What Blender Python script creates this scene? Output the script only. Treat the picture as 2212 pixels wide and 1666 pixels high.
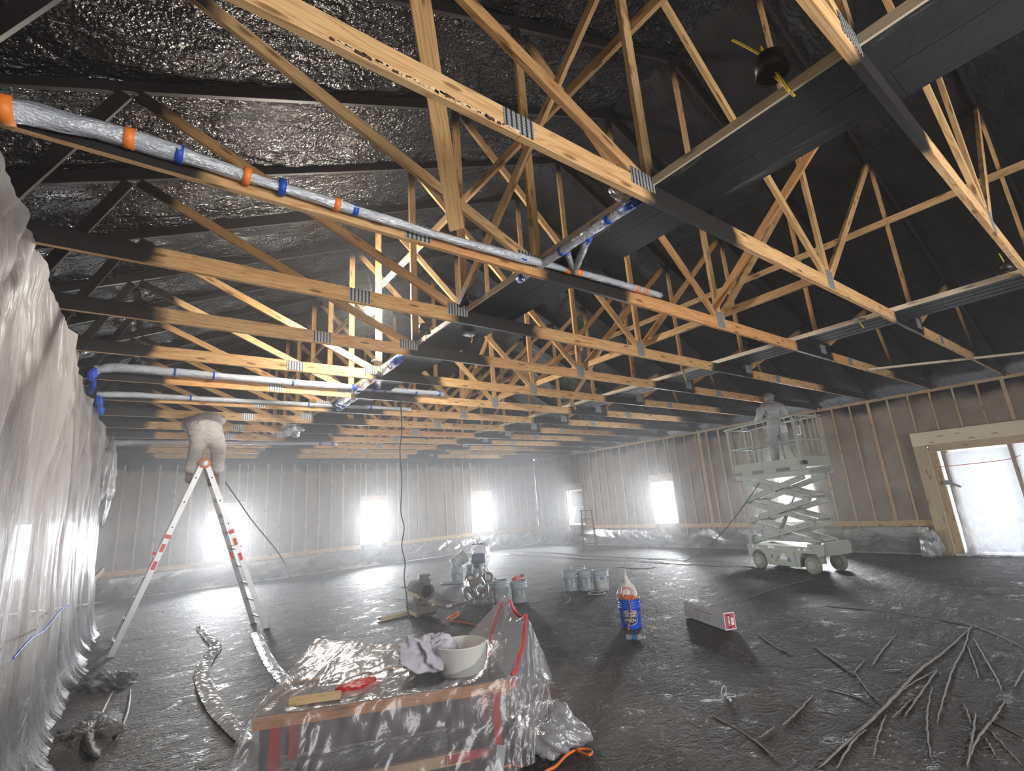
import bpy, bmesh, math, random
import numpy as np
from mathutils import Vector, Matrix, Euler
for o in list(bpy.data.objects): bpy.data.objects.remove(o)
sc = bpy.context.scene
COL = sc.collection
rnd = random.Random(11)
PI = math.pi

# ------------------------------------------------------------------ camera, world, lights, exposure
EYE = 1.70
FPX = 1045.06
RW = np.array([[0.80397803, -0.59055934, -0.06970657], [0.0877417, 0.23374687, -0.96833042], [0.58815026, 0.7724002, 0.23974403]])
cam = bpy.data.cameras.new('camera'); camo = bpy.data.objects.new('camera', cam); COL.objects.link(camo)
cam.sensor_width = 36; cam.lens = 36 * FPX / 2212; cam.clip_start = .02; cam.clip_end = 300
camo.matrix_world = Matrix(((RW[0][0], -RW[1][0], -RW[2][0], 0), (RW[0][1], -RW[1][1], -RW[2][1], 0), (RW[0][2], -RW[1][2], -RW[2][2], EYE), (0, 0, 0, 1)))
sc.camera = camo
sc.view_settings.view_transform = 'Standard'; sc.view_settings.look = 'None'; sc.view_settings.gamma = 1
sc.view_settings.exposure = 0.0; sc.view_settings.use_curve_mapping = False
cy = sc.cycles
cy.use_denoising = True; cy.use_adaptive_sampling = True; cy.adaptive_threshold = .03; cy.adaptive_min_samples = 16
cy.max_bounces = 7; cy.diffuse_bounces = 4; cy.glossy_bounces = 3; cy.transmission_bounces = 4; cy.volume_bounces = 1; cy.transparent_max_bounces = 14
cy.sample_clamp_indirect = 8; cy.caustics_reflective = False; cy.caustics_refractive = False
cy.volume_step_rate = 4.0; cy.volume_max_steps = 64

w = bpy.data.worlds.new('overcast_sky'); sc.world = w; w.use_nodes = True
w.node_tree.nodes['Background'].inputs[0].default_value = (.86, .93, 1, 1)
w.node_tree.nodes['Background'].inputs[1].default_value = 1.3

WINB = [(1.57, 2.52), (6.20, 7.12), (10.81, 11.77), (-1.95, -1.0), (-3.05, -2.15)]   # windows of the back wall, X spans
WINR = [(14.53, 15.45), (10.17, 11.08), (5.84, 6.79)]                              # windows of the right wall, Y spans
SILL, HEAD = .745, 2.13
XL, XR, YB, YF, ZW = -3.35, 14.25, 17.5, -4.6, 3.6
RX, RZ0, RS = 5.45, 5.17, .45                                                      # ridge line, roof plane z = RZ0 + RS*x
def roofz(x): return RZ0 + RS * (x if x < RX else 2 * RX - x)
def area(name, loc, rot, sx, sy, power, col=(1, 1, 1)):
    l = bpy.data.lights.new(name, 'AREA'); l.shape = 'RECTANGLE'; l.size = sx; l.size_y = sy; l.energy = power; l.color = col
    o = bpy.data.objects.new(name, l); o.location = loc; o.rotation_euler = rot; COL.objects.link(o); return o
WP = 560
for a, b in WINB: area('window_daylight', ((a + b) / 2, YB + .42, (SILL + HEAD) / 2), (-PI / 2, 0, 0), b - a, HEAD - SILL, WP * (b - a) / .93 * (.15 if b < 0 else 1), (.95, .975, 1))
for a, b in WINR: area('window_daylight', (XR + .42, (a + b) / 2, (SILL + HEAD) / 2), (-PI / 2, 0, -PI / 2), b - a, HEAD - SILL, WP, (.95, .975, 1))
area('door_daylight', (XR + .6, 1.3, 1.15), (-PI / 2, 0, -PI / 2), 3.4, 2.2, 150, (.92, .96, 1))
area('added_front_light', (3.4, YF + .05, 1.7), (PI / 2, 0, 0), 6.0, 3.0, 640, (1, .95, .9))  # unseen source added behind the camera to brighten the near truss faces
LAMP = (2.3, 6.15, 4.50)
pl = bpy.data.lights.new('work_light_bulb', 'POINT'); pl.energy = 900; pl.color = (1, .93, .82); pl.shadow_soft_size = .07
plo = bpy.data.objects.new('work_light_bulb', pl); plo.location = LAMP; COL.objects.link(plo)

# ------------------------------------------------------------------ pixel helpers (2212x1666 frame) giving points on real planes
def ray(px, py): return RW.T @ np.array([(px - 1106) / FPX, (py - 833) / FPX, 1.])
def atz(px, py, z=0.): r = ray(px, py); t = (z - EYE) / r[2]; return Vector((t * r[0], t * r[1], z))
def aty(px, py, y): r = ray(px, py); t = y / r[1]; return Vector((t * r[0], y, EYE + t * r[2]))
def atx(px, py, x): r = ray(px, py); t = x / r[0]; return Vector((x, t * r[1], EYE + t * r[2]))

# ------------------------------------------------------------------ noise
def _hash(ix, iy, s): 
    n = (ix.astype(np.int64) * 374761393 + iy.astype(np.int64) * 668265263 + s * 974711) & 0x7fffffff
    n = ((n ^ (n >> 13)) * 1274126177) & 0x7fffffff
    return ((n ^ (n >> 16)) & 0xffff) / 65535.0
def vnoise(x, y, s=0):
    x = np.asarray(x, float); y = np.asarray(y, float); ix = np.floor(x); iy = np.floor(y); fx = x - ix; fy = y - iy
    fx = fx * fx * (3 - 2 * fx); fy = fy * fy * (3 - 2 * fy)
    a = _hash(ix, iy, s); b = _hash(ix + 1, iy, s); c = _hash(ix, iy + 1, s); d = _hash(ix + 1, iy + 1, s)
    return (a + (b - a) * fx + (c - a) * fy + (a - b - c + d) * fx * fy) * 2 - 1
def fbm(x, y, s=0, o=3):
    r = 0; a = 1
    for k in range(o): r = r + a * vnoise(np.asarray(x) * 2 ** k, np.asarray(y) * 2 ** k, s + k * 17); a *= .5
    return r

# ------------------------------------------------------------------ materials
class NT:
    def __init__(s, name):
        s.m = bpy.data.materials.new(name); s.m.use_nodes = True; s.t = s.m.node_tree; s.n = s.t.nodes; s.b = s.n['Principled BSDF']; s.out = s.n['Material Output']
    def new(s, t, **k):
        n = s.n.new(t)
        for a, v in k.items():
            if a.startswith('i_'):
                key = a[2:].replace('_', ' ')
                n.inputs[int(key) if key.isdigit() else key].default_value = v
            else: setattr(n, a, v)
        return n
    def l(s, a, b): s.t.links.new(a, b)
    def math(s, op, a, b=None, c=None, clamp=False):
        n = s.n.new('ShaderNodeMath'); n.operation = op; n.use_clamp = clamp
        for i, v in enumerate((a, b, c)):
            if v is None: continue
            if isinstance(v, (int, float)): n.inputs[i].default_value = v
            else: s.l(v, n.inputs[i])
        return n.outputs[0]
    def step(s, v, a, b):   # smooth 0..1 from a to b
        n = s.n.new('ShaderNodeMapRange'); n.interpolation_type = 'SMOOTHSTEP'; s.l(v, n.inputs[0]); n.inputs[1].default_value = a; n.inputs[2].default_value = b; return n.outputs[0]
    def noise(s, vec, scale, detail=3, rough=.5, dist=0):
        n = s.n.new('ShaderNodeTexNoise'); n.inputs['Scale'].default_value = scale; n.inputs['Detail'].default_value = detail; n.inputs['Roughness'].default_value = rough; n.inputs['Distortion'].default_value = dist
        if vec is not None: s.l(vec, n.inputs['Vector'])
        return n.outputs['Fac']
    def ramp(s, f, stops):
        n = s.n.new('ShaderNodeValToRGB'); e = n.color_ramp.elements
        while len(e) < len(stops): e.new(.5)
        for k, (p, c) in enumerate(stops): e[k].position = p; e[k].color = (*c, 1) if len(c) == 3 else c
        s.l(f, n.inputs[0]); return n.outputs[0]
    def mix(s, f, a, b, bt='MIX'):
        n = s.n.new('ShaderNodeMix'); n.data_type = 'RGBA'; n.blend_type = bt
        for v, i in ((f, 0), (a, 6), (b, 7)):
            if isinstance(v, (int, float)): n.inputs[i].default_value = v
            elif isinstance(v, tuple): n.inputs[i].default_value = (*v, 1)
            else: s.l(v, n.inputs[i])
        return n.outputs[2]
    def bump(s, h, strength=.5, dist=.01):
        n = s.n.new('ShaderNodeBump'); n.inputs['Strength'].default_value = strength; n.inputs['Distance'].default_value = dist; s.l(h, n.inputs['Height']); s.l(n.outputs[0], s.b.inputs['Normal']); return n.outputs[0]
    def obj(s): return s.n.new('ShaderNodeTexCoord').outputs['Object']
    def pos(s): return s.n.new('ShaderNodeNewGeometry').outputs['Position']
    def scale(s, v, sx, sy, sz):
        n = s.n.new('ShaderNodeMapping'); n.inputs['Scale'].default_value = (sx, sy, sz); s.l(v, n.inputs[0]); return n.outputs[0]

def plain(name, col, rough=.5, metal=0., spec=.5, var=0., vscale=6., bump=0., bscale=40.):
    t = NT(name); t.b.inputs['Base Color'].default_value = (*col, 1); t.b.inputs['Roughness'].default_value = rough; t.b.inputs['Metallic'].default_value = metal; t.b.inputs['Specular IOR Level'].default_value = spec
    if var:
        f = t.noise(t.obj(), vscale, 4)
        t.l(t.ramp(f, [(.25, tuple(c * (1 - var) for c in col)), (.75, tuple(min(1, c * (1 + var)) for c in col))]), t.b.inputs['Base Color'])
    if bump: t.bump(t.noise(t.obj(), bscale, 4), bump, .01)
    return t.m

def wood(name, light, dark, black=0, rough=.75):
    """pine boards: grain from the board's own UV (u along the board in metres); black=1: roof truss with sprayed black zones"""
    t = NT(name)
    uv = t.new('ShaderNodeUVMap').outputs[0]
    oi = t.new('ShaderNodeObjectInfo').outputs['Random']
    off = t.new('ShaderNodeCombineXYZ'); t.l(t.math('MULTIPLY', oi, 61.), off.inputs[0]); t.l(t.math('MULTIPLY', oi, 23.7), off.inputs[1])
    va = t.new('ShaderNodeVectorMath', operation='ADD'); t.l(uv, va.inputs[0]); t.l(off.outputs[0], va.inputs[1]); v = va.outputs[0]
    n1 = t.noise(t.scale(v, 1.1, 16, 1), 1., 2, .5, .6)
    ring = t.math('FRACT', t.math('MULTIPLY', n1, 7.))
    ring = t.math('ABSOLUTE', t.math('SUBTRACT', ring, .5))
    fine = t.noise(t.scale(v, 6, 220, 1), 1., 3)
    g = t.math('ADD', t.math('MULTIPLY', ring, 1.25), t.math('MULTIPLY', fine, .5))
    col = t.ramp(g, [(.2, dark), (.45, tuple((a * .35 + b * .65) for a, b in zip(dark, light))), (.85, light)])
    vo = t.new('ShaderNodeTexVoronoi', voronoi_dimensions='2D'); t.l(t.scale(v, 1.7, 7, 1), vo.inputs['Vector']); vo.inputs['Scale'].default_value = 1.
    kn = t.math('SUBTRACT', 1., t.step(vo.outputs['Distance'], .05, .13))
    col = t.mix(t.math('MULTIPLY', kn, .8), col, tuple(c * .35 for c in dark))
    r2 = t.math('FRACT', t.math('MULTIPLY', oi, 17.3))
    col = t.mix(1., col, t.ramp(r2, [(0, (.80, .76, .70)), (.3, (1, 1, 1)), (.7, (.92, .95, 1)), (1, (.88, .72, .62))]), 'MULTIPLY')
    if black:
        p = t.new('ShaderNodeSeparateXYZ'); t.l(t.pos(), p.inputs[0]); X, Y, Z = p.outputs
        nz = t.noise(t.pos(), 3.5, 4, .6)
        nz = t.math('MULTIPLY', t.math('SUBTRACT', nz, .5), .30)
        ry = t.noise(t.scale(t.pos(), 0, .82, 0), 2.3, 0)
        xx = t.math('ADD', t.math('ADD', X, nz), t.math('MULTIPLY', t.math('SUBTRACT', ry, .5), .6))
        nrm = t.new('ShaderNodeSeparateXYZ'); t.l(t.new('ShaderNodeNewGeometry').outputs['Normal'], nrm.inputs[0])
        up = t.step(nrm.outputs[2], -.75, -.45)
        left = t.math('MULTIPLY', t.math('SUBTRACT', 1., t.step(xx, -.10, .06)), up)
        low = t.math('SUBTRACT', 1., t.step(Z, 3.84, 3.98))
        def band(a, b): return t.math('MULTIPLY', t.math('MULTIPLY', t.step(xx, a - .10, a + .06), t.math('SUBTRACT', 1., t.step(xx, b - .05, b + .12))), low)
        m = t.math('MAXIMUM', left, t.math('MAXIMUM', band(2.5, 3.6), band(7.35, 8.55)))
        m = t.math('MAXIMUM', m, t.math('MULTIPLY', t.step(xx, 11.2, 11.7), t.step(nrm.outputs[2], -.9, -.7)))
        rf = t.math('SUBTRACT', RZ0 + RS * RX, t.math('MULTIPLY', t.math('ABSOLUTE', t.math('SUBTRACT', X, RX)), RS))
        gap = t.math('SUBTRACT', rf, Z)
        m = t.math('MAXIMUM', m, t.math('SUBTRACT', 1., t.step(t.math('ADD', gap, nz), .12, .42)))
        if black == 2: m = t.math('MAXIMUM', m, t.math('SUBTRACT', 1., t.step(t.math('ADD', gap, nz), .5, .9)))
        m = t.math('MULTIPLY', m, .99)
        col = t.mix(m, col, (.013, .013, .015))
        t.l(t.math('SUBTRACT', rough, t.math('MULTIPLY', m, .25)), t.b.inputs['Roughness'])
    else: t.b.inputs['Roughness'].default_value = rough
    t.b.inputs['Specular IOR Level'].default_value = .3
    t.l(col, t.b.inputs['Base Color']); t.bump(fine, .12, .003)
    return t.m

def plastic_film(name, tint, transp, glossy=.35, rough=.18, trans=.3, bscale=7., bstr=.6, stretch=(1, 1, 1), dirt=None, dirtz=None, fres=.8):
    t = NT(name); t.n.remove(t.b)
    v = t.scale(t.obj(), *stretch)
    h = t.math('ADD', t.noise(v, bscale, 5, .6, 1.2), t.math('MULTIPLY', t.noise(v, bscale * 4.5, 3, .6, .8), .35))
    bp = t.new('ShaderNodeBump', i_Strength=bstr, i_Distance=.03); t.l(h, bp.inputs['Height']); N = bp.outputs[0]
    col = tint
    if dirt:
        f = t.step(t.noise(t.obj(), 1.3, 5, .65), .42, .68)
        if dirtz:
            p = t.new('ShaderNodeSeparateXYZ'); t.l(t.pos(), p.inputs[0])
            f = t.math('MAXIMUM', t.math('MULTIPLY', f, .5), t.math('SUBTRACT', 1., t.step(t.math('ADD', p.outputs[2], t.math('MULTIPLY', t.noise(t.obj(), 2., 4), .8)), *dirtz)))
        col = t.mix(f, tint, dirt)
    d = t.new('ShaderNodeBsdfDiffuse'); tr = t.new('ShaderNodeBsdfTranslucent'); gl = t.new('ShaderNodeBsdfGlossy', i_Roughness=rough); tp = t.new('ShaderNodeBsdfTransparent')
    gl.inputs['Color'].default_value = (.95, .97, 1, 1)
    for n in (d, tr):
        if isinstance(col, tuple): n.inputs['Color'].default_value = (*col, 1)
        else: t.l(col, n.inputs['Color'])
    for n in (d, tr, gl): t.l(N, n.inputs['Normal'])
    m1 = t.new('ShaderNodeMixShader', i_0=trans); t.l(d.outputs[0], m1.inputs[1]); t.l(tr.outputs[0], m1.inputs[2])
    m2 = t.new('ShaderNodeMixShader', i_0=transp); t.l(m1.outputs[0], m2.inputs[1]); t.l(tp.outputs[0], m2.inputs[2])
    fr = t.new('ShaderNodeFresnel', i_IOR=1.5); t.l(N, fr.inputs['Normal'])
    m3 = t.new('ShaderNodeMixShader'); t.l(t.math('ADD', t.math('MULTIPLY', fr.outputs[0], fres), glossy * .3, clamp=True), m3.inputs[0]); t.l(m2.outputs[0], m3.inputs[1]); t.l(gl.outputs[0], m3.inputs[2])
    t.l(m3.outputs[0], t.out.inputs[0]); return t.m

M = {}
PINE_L, PINE_D = (.66, .43, .205), (.42, .215, .08)
M['truss'] = wood('pine_truss_with_black_overspray', PINE_L, PINE_D, 1)
M['brace'] = wood('pine_brace_with_black_overspray', PINE_L, PINE_D, 2)
M['pine'] = wood('pale_pine', (.60, .45, .26), (.46, .31, .15))
M['pine2'] = wood('golden_pine', PINE_L, PINE_D)
M['stud'] = wood('dusty_stud_face', (.52, .40, .26), (.42, .31, .19))
M['ply'] = wood('orange_plywood', (.55, .27, .11), (.38, .16, .06))
M['catwalk_edge'] = wood('pale_dusty_board_edge', (.80, .71, .56), (.70, .60, .46))
def m_foam_wall():
    t = NT('sprayed_grey_brown_foam'); p = t.new('ShaderNodeSeparateXYZ'); t.l(t.pos(), p.inputs[0])
    n = t.noise(t.pos(), 2.2, 5, .6)
    col = t.ramp(n, [(.25, (.20, .168, .137)), (.75, (.30, .255, .21))])
    top = t.step(t.math('ADD', p.outputs[2], t.math('MULTIPLY', t.math('SUBTRACT', t.noise(t.pos(), 1.6, 4), .5), .5)), 3.22, 3.5)
    col = t.mix(top, col, (.016, .016, .017))
    t.l(col, t.b.inputs['Base Color']); t.b.inputs['Roughness'].default_value = .85; t.b.inputs['Specular IOR Level'].default_value = .2
    t.bump(t.math('ADD', t.noise(t.pos(), 7, 4, .6, .6), t.math('MULTIPLY', t.noise(t.pos(), 40, 3), .25)), .55, .04); return t.m
M['foam_wall'] = m_foam_wall()
def m_foam_roof(name, rough, wet):
    t = NT(name); n = t.noise(t.pos(), 3., 4)
    t.l(t.ramp(n, [(.3, (.006, .006, .007)), (.75, (.016, .0155, .016))]), t.b.inputs['Base Color'])
    t.l(t.math('ADD', rough, t.math('MULTIPLY', t.noise(t.pos(), 4.5, 2), .18)), t.b.inputs['Roughness']); t.b.inputs['Specular IOR Level'].default_value = .75 if wet else .3
    sv = t.scale(t.pos(), .6, 1.7, .6)
    h = t.math('ADD', t.noise(sv, 4.5, 3, .5, .9), t.math('MULTIPLY', t.noise(t.pos(), 24 if wet else 22, 2 if wet else 3, .55), .42 if wet else .3))
    t.bump(h, 1. if wet else .6, .085 if wet else .06); return t.m
M['foam_left'] = m_foam_roof('wet_black_roof_foam', .10, 1)
M['foam_right'] = m_foam_roof('dull_black_roof_foam', .5, 0)
def m_floor():
    t = NT('oversprayed_floor_plastic'); p = t.pos()
    n = t.noise(p, 1.1, 5, .6); n2 = t.noise(p, 9, 4, .7)
    col = t.ramp(t.math('ADD', n, t.math('MULTIPLY', n2, .35)), [(.45, (.030, .0265, .025)), (.9, (.075, .069, .065))])
    clean_glints = t.math('MULTIPLY', t.step(t.noise(t.scale(p, 1, 1.8, 1), 17, 3, .6, .8), .61, .68), t.step(t.noise(p, 1.7, 4, .65), .44, .56))     # unsprayed film flecks, with their glints painted in as pale colour
    col = t.mix(clean_glints, col, (.20, .20, .205))
    t.l(col, t.b.inputs['Base Color']); t.b.inputs['Specular IOR Level'].default_value = .34
    rg = t.math('ADD', .20, t.math('MULTIPLY', t.step(t.noise(p, 3.2, 5, .75), .30, .46), .42))
    t.l(t.math('SUBTRACT', rg, t.math('MULTIPLY', clean_glints, .25)), t.b.inputs['Roughness'])
    r1 = t.math('ABSOLUTE', t.math('SUBTRACT', t.noise(t.scale(p, 1, 2.0, 1), 3.6, 4, .6, 1.2), .5)); r2 = t.math('ABSOLUTE', t.math('SUBTRACT', t.noise(p, 15, 3, .6, .9), .5))
    h = t.math('ADD', t.math('MULTIPLY', t.math('SUBTRACT', 1., r1), 1.4), t.math('MULTIPLY', t.math('SUBTRACT', 1., r2), .55))
    t.bump(h, .8, .055); return t.m
M['floor'] = m_floor()
M['slab'] = plain('concrete', (.2, .2, .2), .9, var=.2)
M['curtain'] = plastic_film('translucent_curtain_film', (.52, .485, .475), .42, .18, .38, .22, 3.6, 1.0, (1.2, 1.5, .22), (.085, .078, .073), (.7, 1.9), fres=.20)
M['skirt'] = plastic_film('oversprayed_wall_film', (.21, .205, .205), .05, .45, .25, .1, 2.2, .9, (1, 1, 1.1), (.06, .057, .055))
M['clear'] = plastic_film('clear_drop_sheet', (.42, .41, .44), .68, .10, .24, .3, 2.6, .5, (1, 1, .7), fres=.16)
M['clear2'] = plastic_film('milky_door_film', (.62, .63, .67), .26, .25, .25, .6, 3.0, .8, fres=.3)
M['wrap'] = plastic_film('pipe_wrap_film', (.56, .61, .68), .06, .5, .2, .15, 13, .9, (.3, 1, 1))
M['bagwhite'] = plain('white_plastic_bag', (.72, .71, .72), .4, bump=.6, bscale=14)
M['duct'] = plain('crinkled_silver_film', (.50, .51, .53), .16, .35, bump=.5, bscale=26)
M['orange_tape'] = plain('orange_tape', (.86, .23, .035), .5)
M['blue_tape'] = plain('blue_tape', (.012, .07, .45), .5)
M['red'] = plain('red_steel', (.42, .018, .02), .45, var=.15)
M['redtape'] = plain('red_tape', (.55, .03, .035), .45)
M['black'] = plain('black_plastic', (.012, .012, .013), .4)
def m_board():
    t = NT('black_sprayed_board'); p = t.scale(t.pos(), 1, .22, 1); n = t.noise(p, 5, 5, .65)
    sc_ = t.step(t.noise(p, 3.3, 6, .7, .4), .585, .70)                  # thin spots in the paint
    t.l(t.mix(t.math('MULTIPLY', sc_, .8), t.ramp(n, [(.3, (.012, .013, .016)), (.7, (.027, .028, .033))]), (.17, .16, .14)), t.b.inputs['Base Color'])
    t.b.inputs['Roughness'].default_value = .6; t.b.inputs['Specular IOR Level'].default_value = .4; t.bump(t.noise(t.pos(), 30, 4), .25, .01); return t.m
M['blackboard'] = m_board()
M['ridged'] = plain('black_sprayed_ridged_board', (.018, .018, .021), .75, var=.4, vscale=4, bump=.35, bscale=24)
M['yellow'] = plain('yellow_cable', (.62, .44, .03), .5)
M['cord_black'] = plain('dark_cord', (.03, .035, .035), .6)
M['cord_orange'] = plain('orange_cord', (.75, .17, .035), .5)
M['cord_dull'] = plain('dusty_orange_cord', (.36, .16, .07), .6)
M['hose'] = plain('pale_hose', (.36, .33, .30), .6)
M['alu'] = plain('ladder_aluminium', (.50, .51, .53), .42, .55, var=.12)
M['alu_dark'] = plain('dull_aluminium', (.30, .31, .33), .5, .45)
M['lred'] = plain('ladder_red', (.60, .05, .045), .5)
M['lorange'] = plain('ladder_orange_hinge', (.75, .22, .07), .5)
M['lift'] = plain('dusty_green_grey_lift_paint', (.335, .36, .325), .65, var=.10, vscale=3)
M['lift2'] = plain('dusty_lift_paint_dark', (.27, .30, .265), .65, var=.12)
M['tyre'] = plain('dusty_tyre', (.22, .22, .195), .85, var=.15)
M['decal'] = plain('white_decal', (.72, .73, .76), .5)
M['decal_blue'] = plain('blue_decal', (.04, .17, .36), .5)
M['decal_red'] = plain('faded_red_decal', (.45, .10, .11), .5)
def m_suit(name, col, z0, z1, k):
    t = NT(name); o = t.obj(); p = t.new('ShaderNodeSeparateXYZ'); t.l(o, p.inputs[0]); n = t.noise(o, 5, 4)
    c = t.ramp(n, [(.25, tuple(q * .82 for q in col)), (.75, col)])
    f = t.step(t.math('ADD', p.outputs[2], t.math('MULTIPLY', t.math('SUBTRACT', n, .5), .25)), z0, z1)     # paint mist settled on back and shoulders
    t.l(t.mix(t.math('MULTIPLY', f, k), c, (.10, .098, .10)), t.b.inputs['Base Color']); t.b.inputs['Roughness'].default_value = .85; t.b.inputs['Specular IOR Level'].default_value = .2
    t.bump(t.math('ADD', t.noise(t.scale(o, 1, 1, 2.2), 6, 3, .5, 1.2), t.math('MULTIPLY', t.noise(o, 22, 2), .2)), .8, .05); return t.m
M['suit'] = m_suit('white_coverall', (.54, .525, .51), 1.16, 1.30, .85)
M['suit2'] = m_suit('pale_blue_white_coverall', (.50, .52, .56), 1.22, 1.40, .6)
M['suit_dark'] = plain('oversprayed_grey_coverall', (.19, .185, .185), .85, var=.2)
M['boot'] = plain('brown_boot', (.13, .075, .045), .75, var=.2)
M['skin'] = plain('skin', (.50, .29, .21), .6)
M['glove'] = plain('white_glove', (.62, .64, .66), .7)
M['pail'] = plain('grey_pail', (.40, .455, .50), .45, var=.06)
M['pail_in'] = plain('black_paint', (.012, .012, .013), .25)
M['paper'] = plain('paper_label', (.62, .63, .64), .7, var=.06)
M['bluepail'] = plain('bright_blue_pail', (.008, .085, .62), .35)
M['navy'] = plain('navy_label', (.012, .022, .07), .45)
M['white'] = plain('white_print', (.82, .82, .83), .5)
M['ink'] = plain('dark_print', (.03, .03, .04), .6)
M['card'] = plain('white_carton', (.60, .59, .60), .7)
M['box_red'] = plain('carton_red', (.60, .035, .04), .55)
M['dust'] = plain('dusty_brown_heater', (.125, .105, .085), .85, var=.2)
M['yellowpaint'] = plain('yellow_heater_paint', (.55, .43, .20), .6, var=.12)
M['cloth'] = plain('grey_white_cloth', (.45, .45, .52), .9, var=.12, vscale=8, bump=.5, bscale=18)
M['tub'] = plain('white_tub', (.60, .62, .60), .5, var=.05)
M['steel'] = plain('galvanised_steel', (.36, .40, .43), .45, .6, var=.15, vscale=25)
M['blue_motor'] = plain('blue_motor', (.05, .075, .16), .5)
def m_glass():
    t = NT('window_glass'); t.n.remove(t.b); tp = t.new('ShaderNodeBsdfTransparent'); gl = t.new('ShaderNodeBsdfGlossy', i_Roughness=.02)
    mx = t.new('ShaderNodeMixShader'); fr = t.new('ShaderNodeFresnel', i_IOR=1.45); t.l(fr.outputs[0], mx.inputs[0]); t.l(tp.outputs[0], mx.inputs[1]); t.l(gl.outputs[0], mx.inputs[2]); t.l(mx.outputs[0], t.out.inputs[0]); return t.m
M['glass'] = m_glass()
def m_bulb():
    t = NT('lit_bulb'); t.b.inputs['Emission Color'].default_value = (1, .95, .86, 1); t.b.inputs['Emission Strength'].default_value = 60; return t.m
M['bulb'] = m_bulb()
def m_plate(name, slots):
    t = NT(name); t.b.inputs['Metallic'].default_value = .5; t.b.inputs['Roughness'].default_value = .5
    uv = t.new('ShaderNodeUVMap').outputs[0]; s = t.new('ShaderNodeSeparateXYZ'); t.l(uv, s.inputs[0])
    if slots:
        a = t.math('ABSOLUTE', t.math('SUBTRACT', t.math('FRACT', t.math('MULTIPLY', s.outputs[0], 30.)), .5))
        b = t.math('ABSOLUTE', t.math('SUBTRACT', t.math('FRACT', t.math('MULTIPLY', s.outputs[1], 55.)), .5))
        f = t.math('MULTIPLY', t.step(a, .14, .22), t.step(t.math('ADD', b, t.math('MULTIPLY', a, .25)), .12, .2))
        t.l(t.mix(f, (.035, .042, .052), (.42, .43, .43)), t.b.inputs['Base Color'])
    else: t.l(t.ramp(t.noise(t.obj(), 30, 3), [(.3, (.24, .28, .31)), (.7, (.36, .39, .41))]), t.b.inputs['Base Color'])
    return t.m
M['plate'] = m_plate('toothed_nail_plate', 1); M['plate2'] = m_plate('dull_nail_plate', 0)
def m_haze(name, dens, g):
    t = NT(name); t.n.remove(t.b); v = t.new('ShaderNodeVolumeScatter'); v.inputs['Color'].default_value = (.95, .97, 1, 1); v.inputs['Density'].default_value = dens; v.inputs['Anisotropy'].default_value = g
    t.l(v.outputs[0], t.out.inputs['Volume']); return t.m

# ------------------------------------------------------------------ mesh builders
def link(o, parent=None):
    COL.objects.link(o)
    if parent is not None: o.parent = parent
    return o
def mesh(name, V, F, mat, parent=None, uv=None, smooth=False):
    me = bpy.data.meshes.new(name); me.from_pydata([tuple(v) for v in V], [], [tuple(f) for f in F])
    if uv is not None:
        l = me.uv_layers.new(name='UVMap'); l.data.foreach_set('uv', np.asarray(uv, dtype=np.float32).ravel())
    me.materials.append(M[mat] if isinstance(mat, str) else mat)
    if smooth: me.polygons.foreach_set('use_smooth', np.ones(len(me.polygons), dtype=bool))
    me.update(); return link(bpy.data.objects.new(name, me), parent)
def again(o, parent=None, loc=None):
    c = o.copy(); COL.objects.link(c); c.parent = parent
    if loc is not None: c.location = loc
    return c
def copy_tree(o, parent=None):
    c = o.copy(); COL.objects.link(c); c.parent = parent
    for ch in list(o.children): copy_tree(ch, c)
    return c
def tag(o, label=None, cat=None, group=None, kind=None):
    if label: o['label'] = label
    if cat: o['category'] = cat
    if group: o['group'] = group
    if kind: o['kind'] = kind
    return o
def thing(name, label, cat, loc=(0, 0, 0), rz=0, group=None):
    o = bpy.data.objects.new(name, None); o.empty_display_size = .1; o.location = loc; o.rotation_euler = (0, 0, rz); COL.objects.link(o); return tag(o, label, cat, group)
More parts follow.
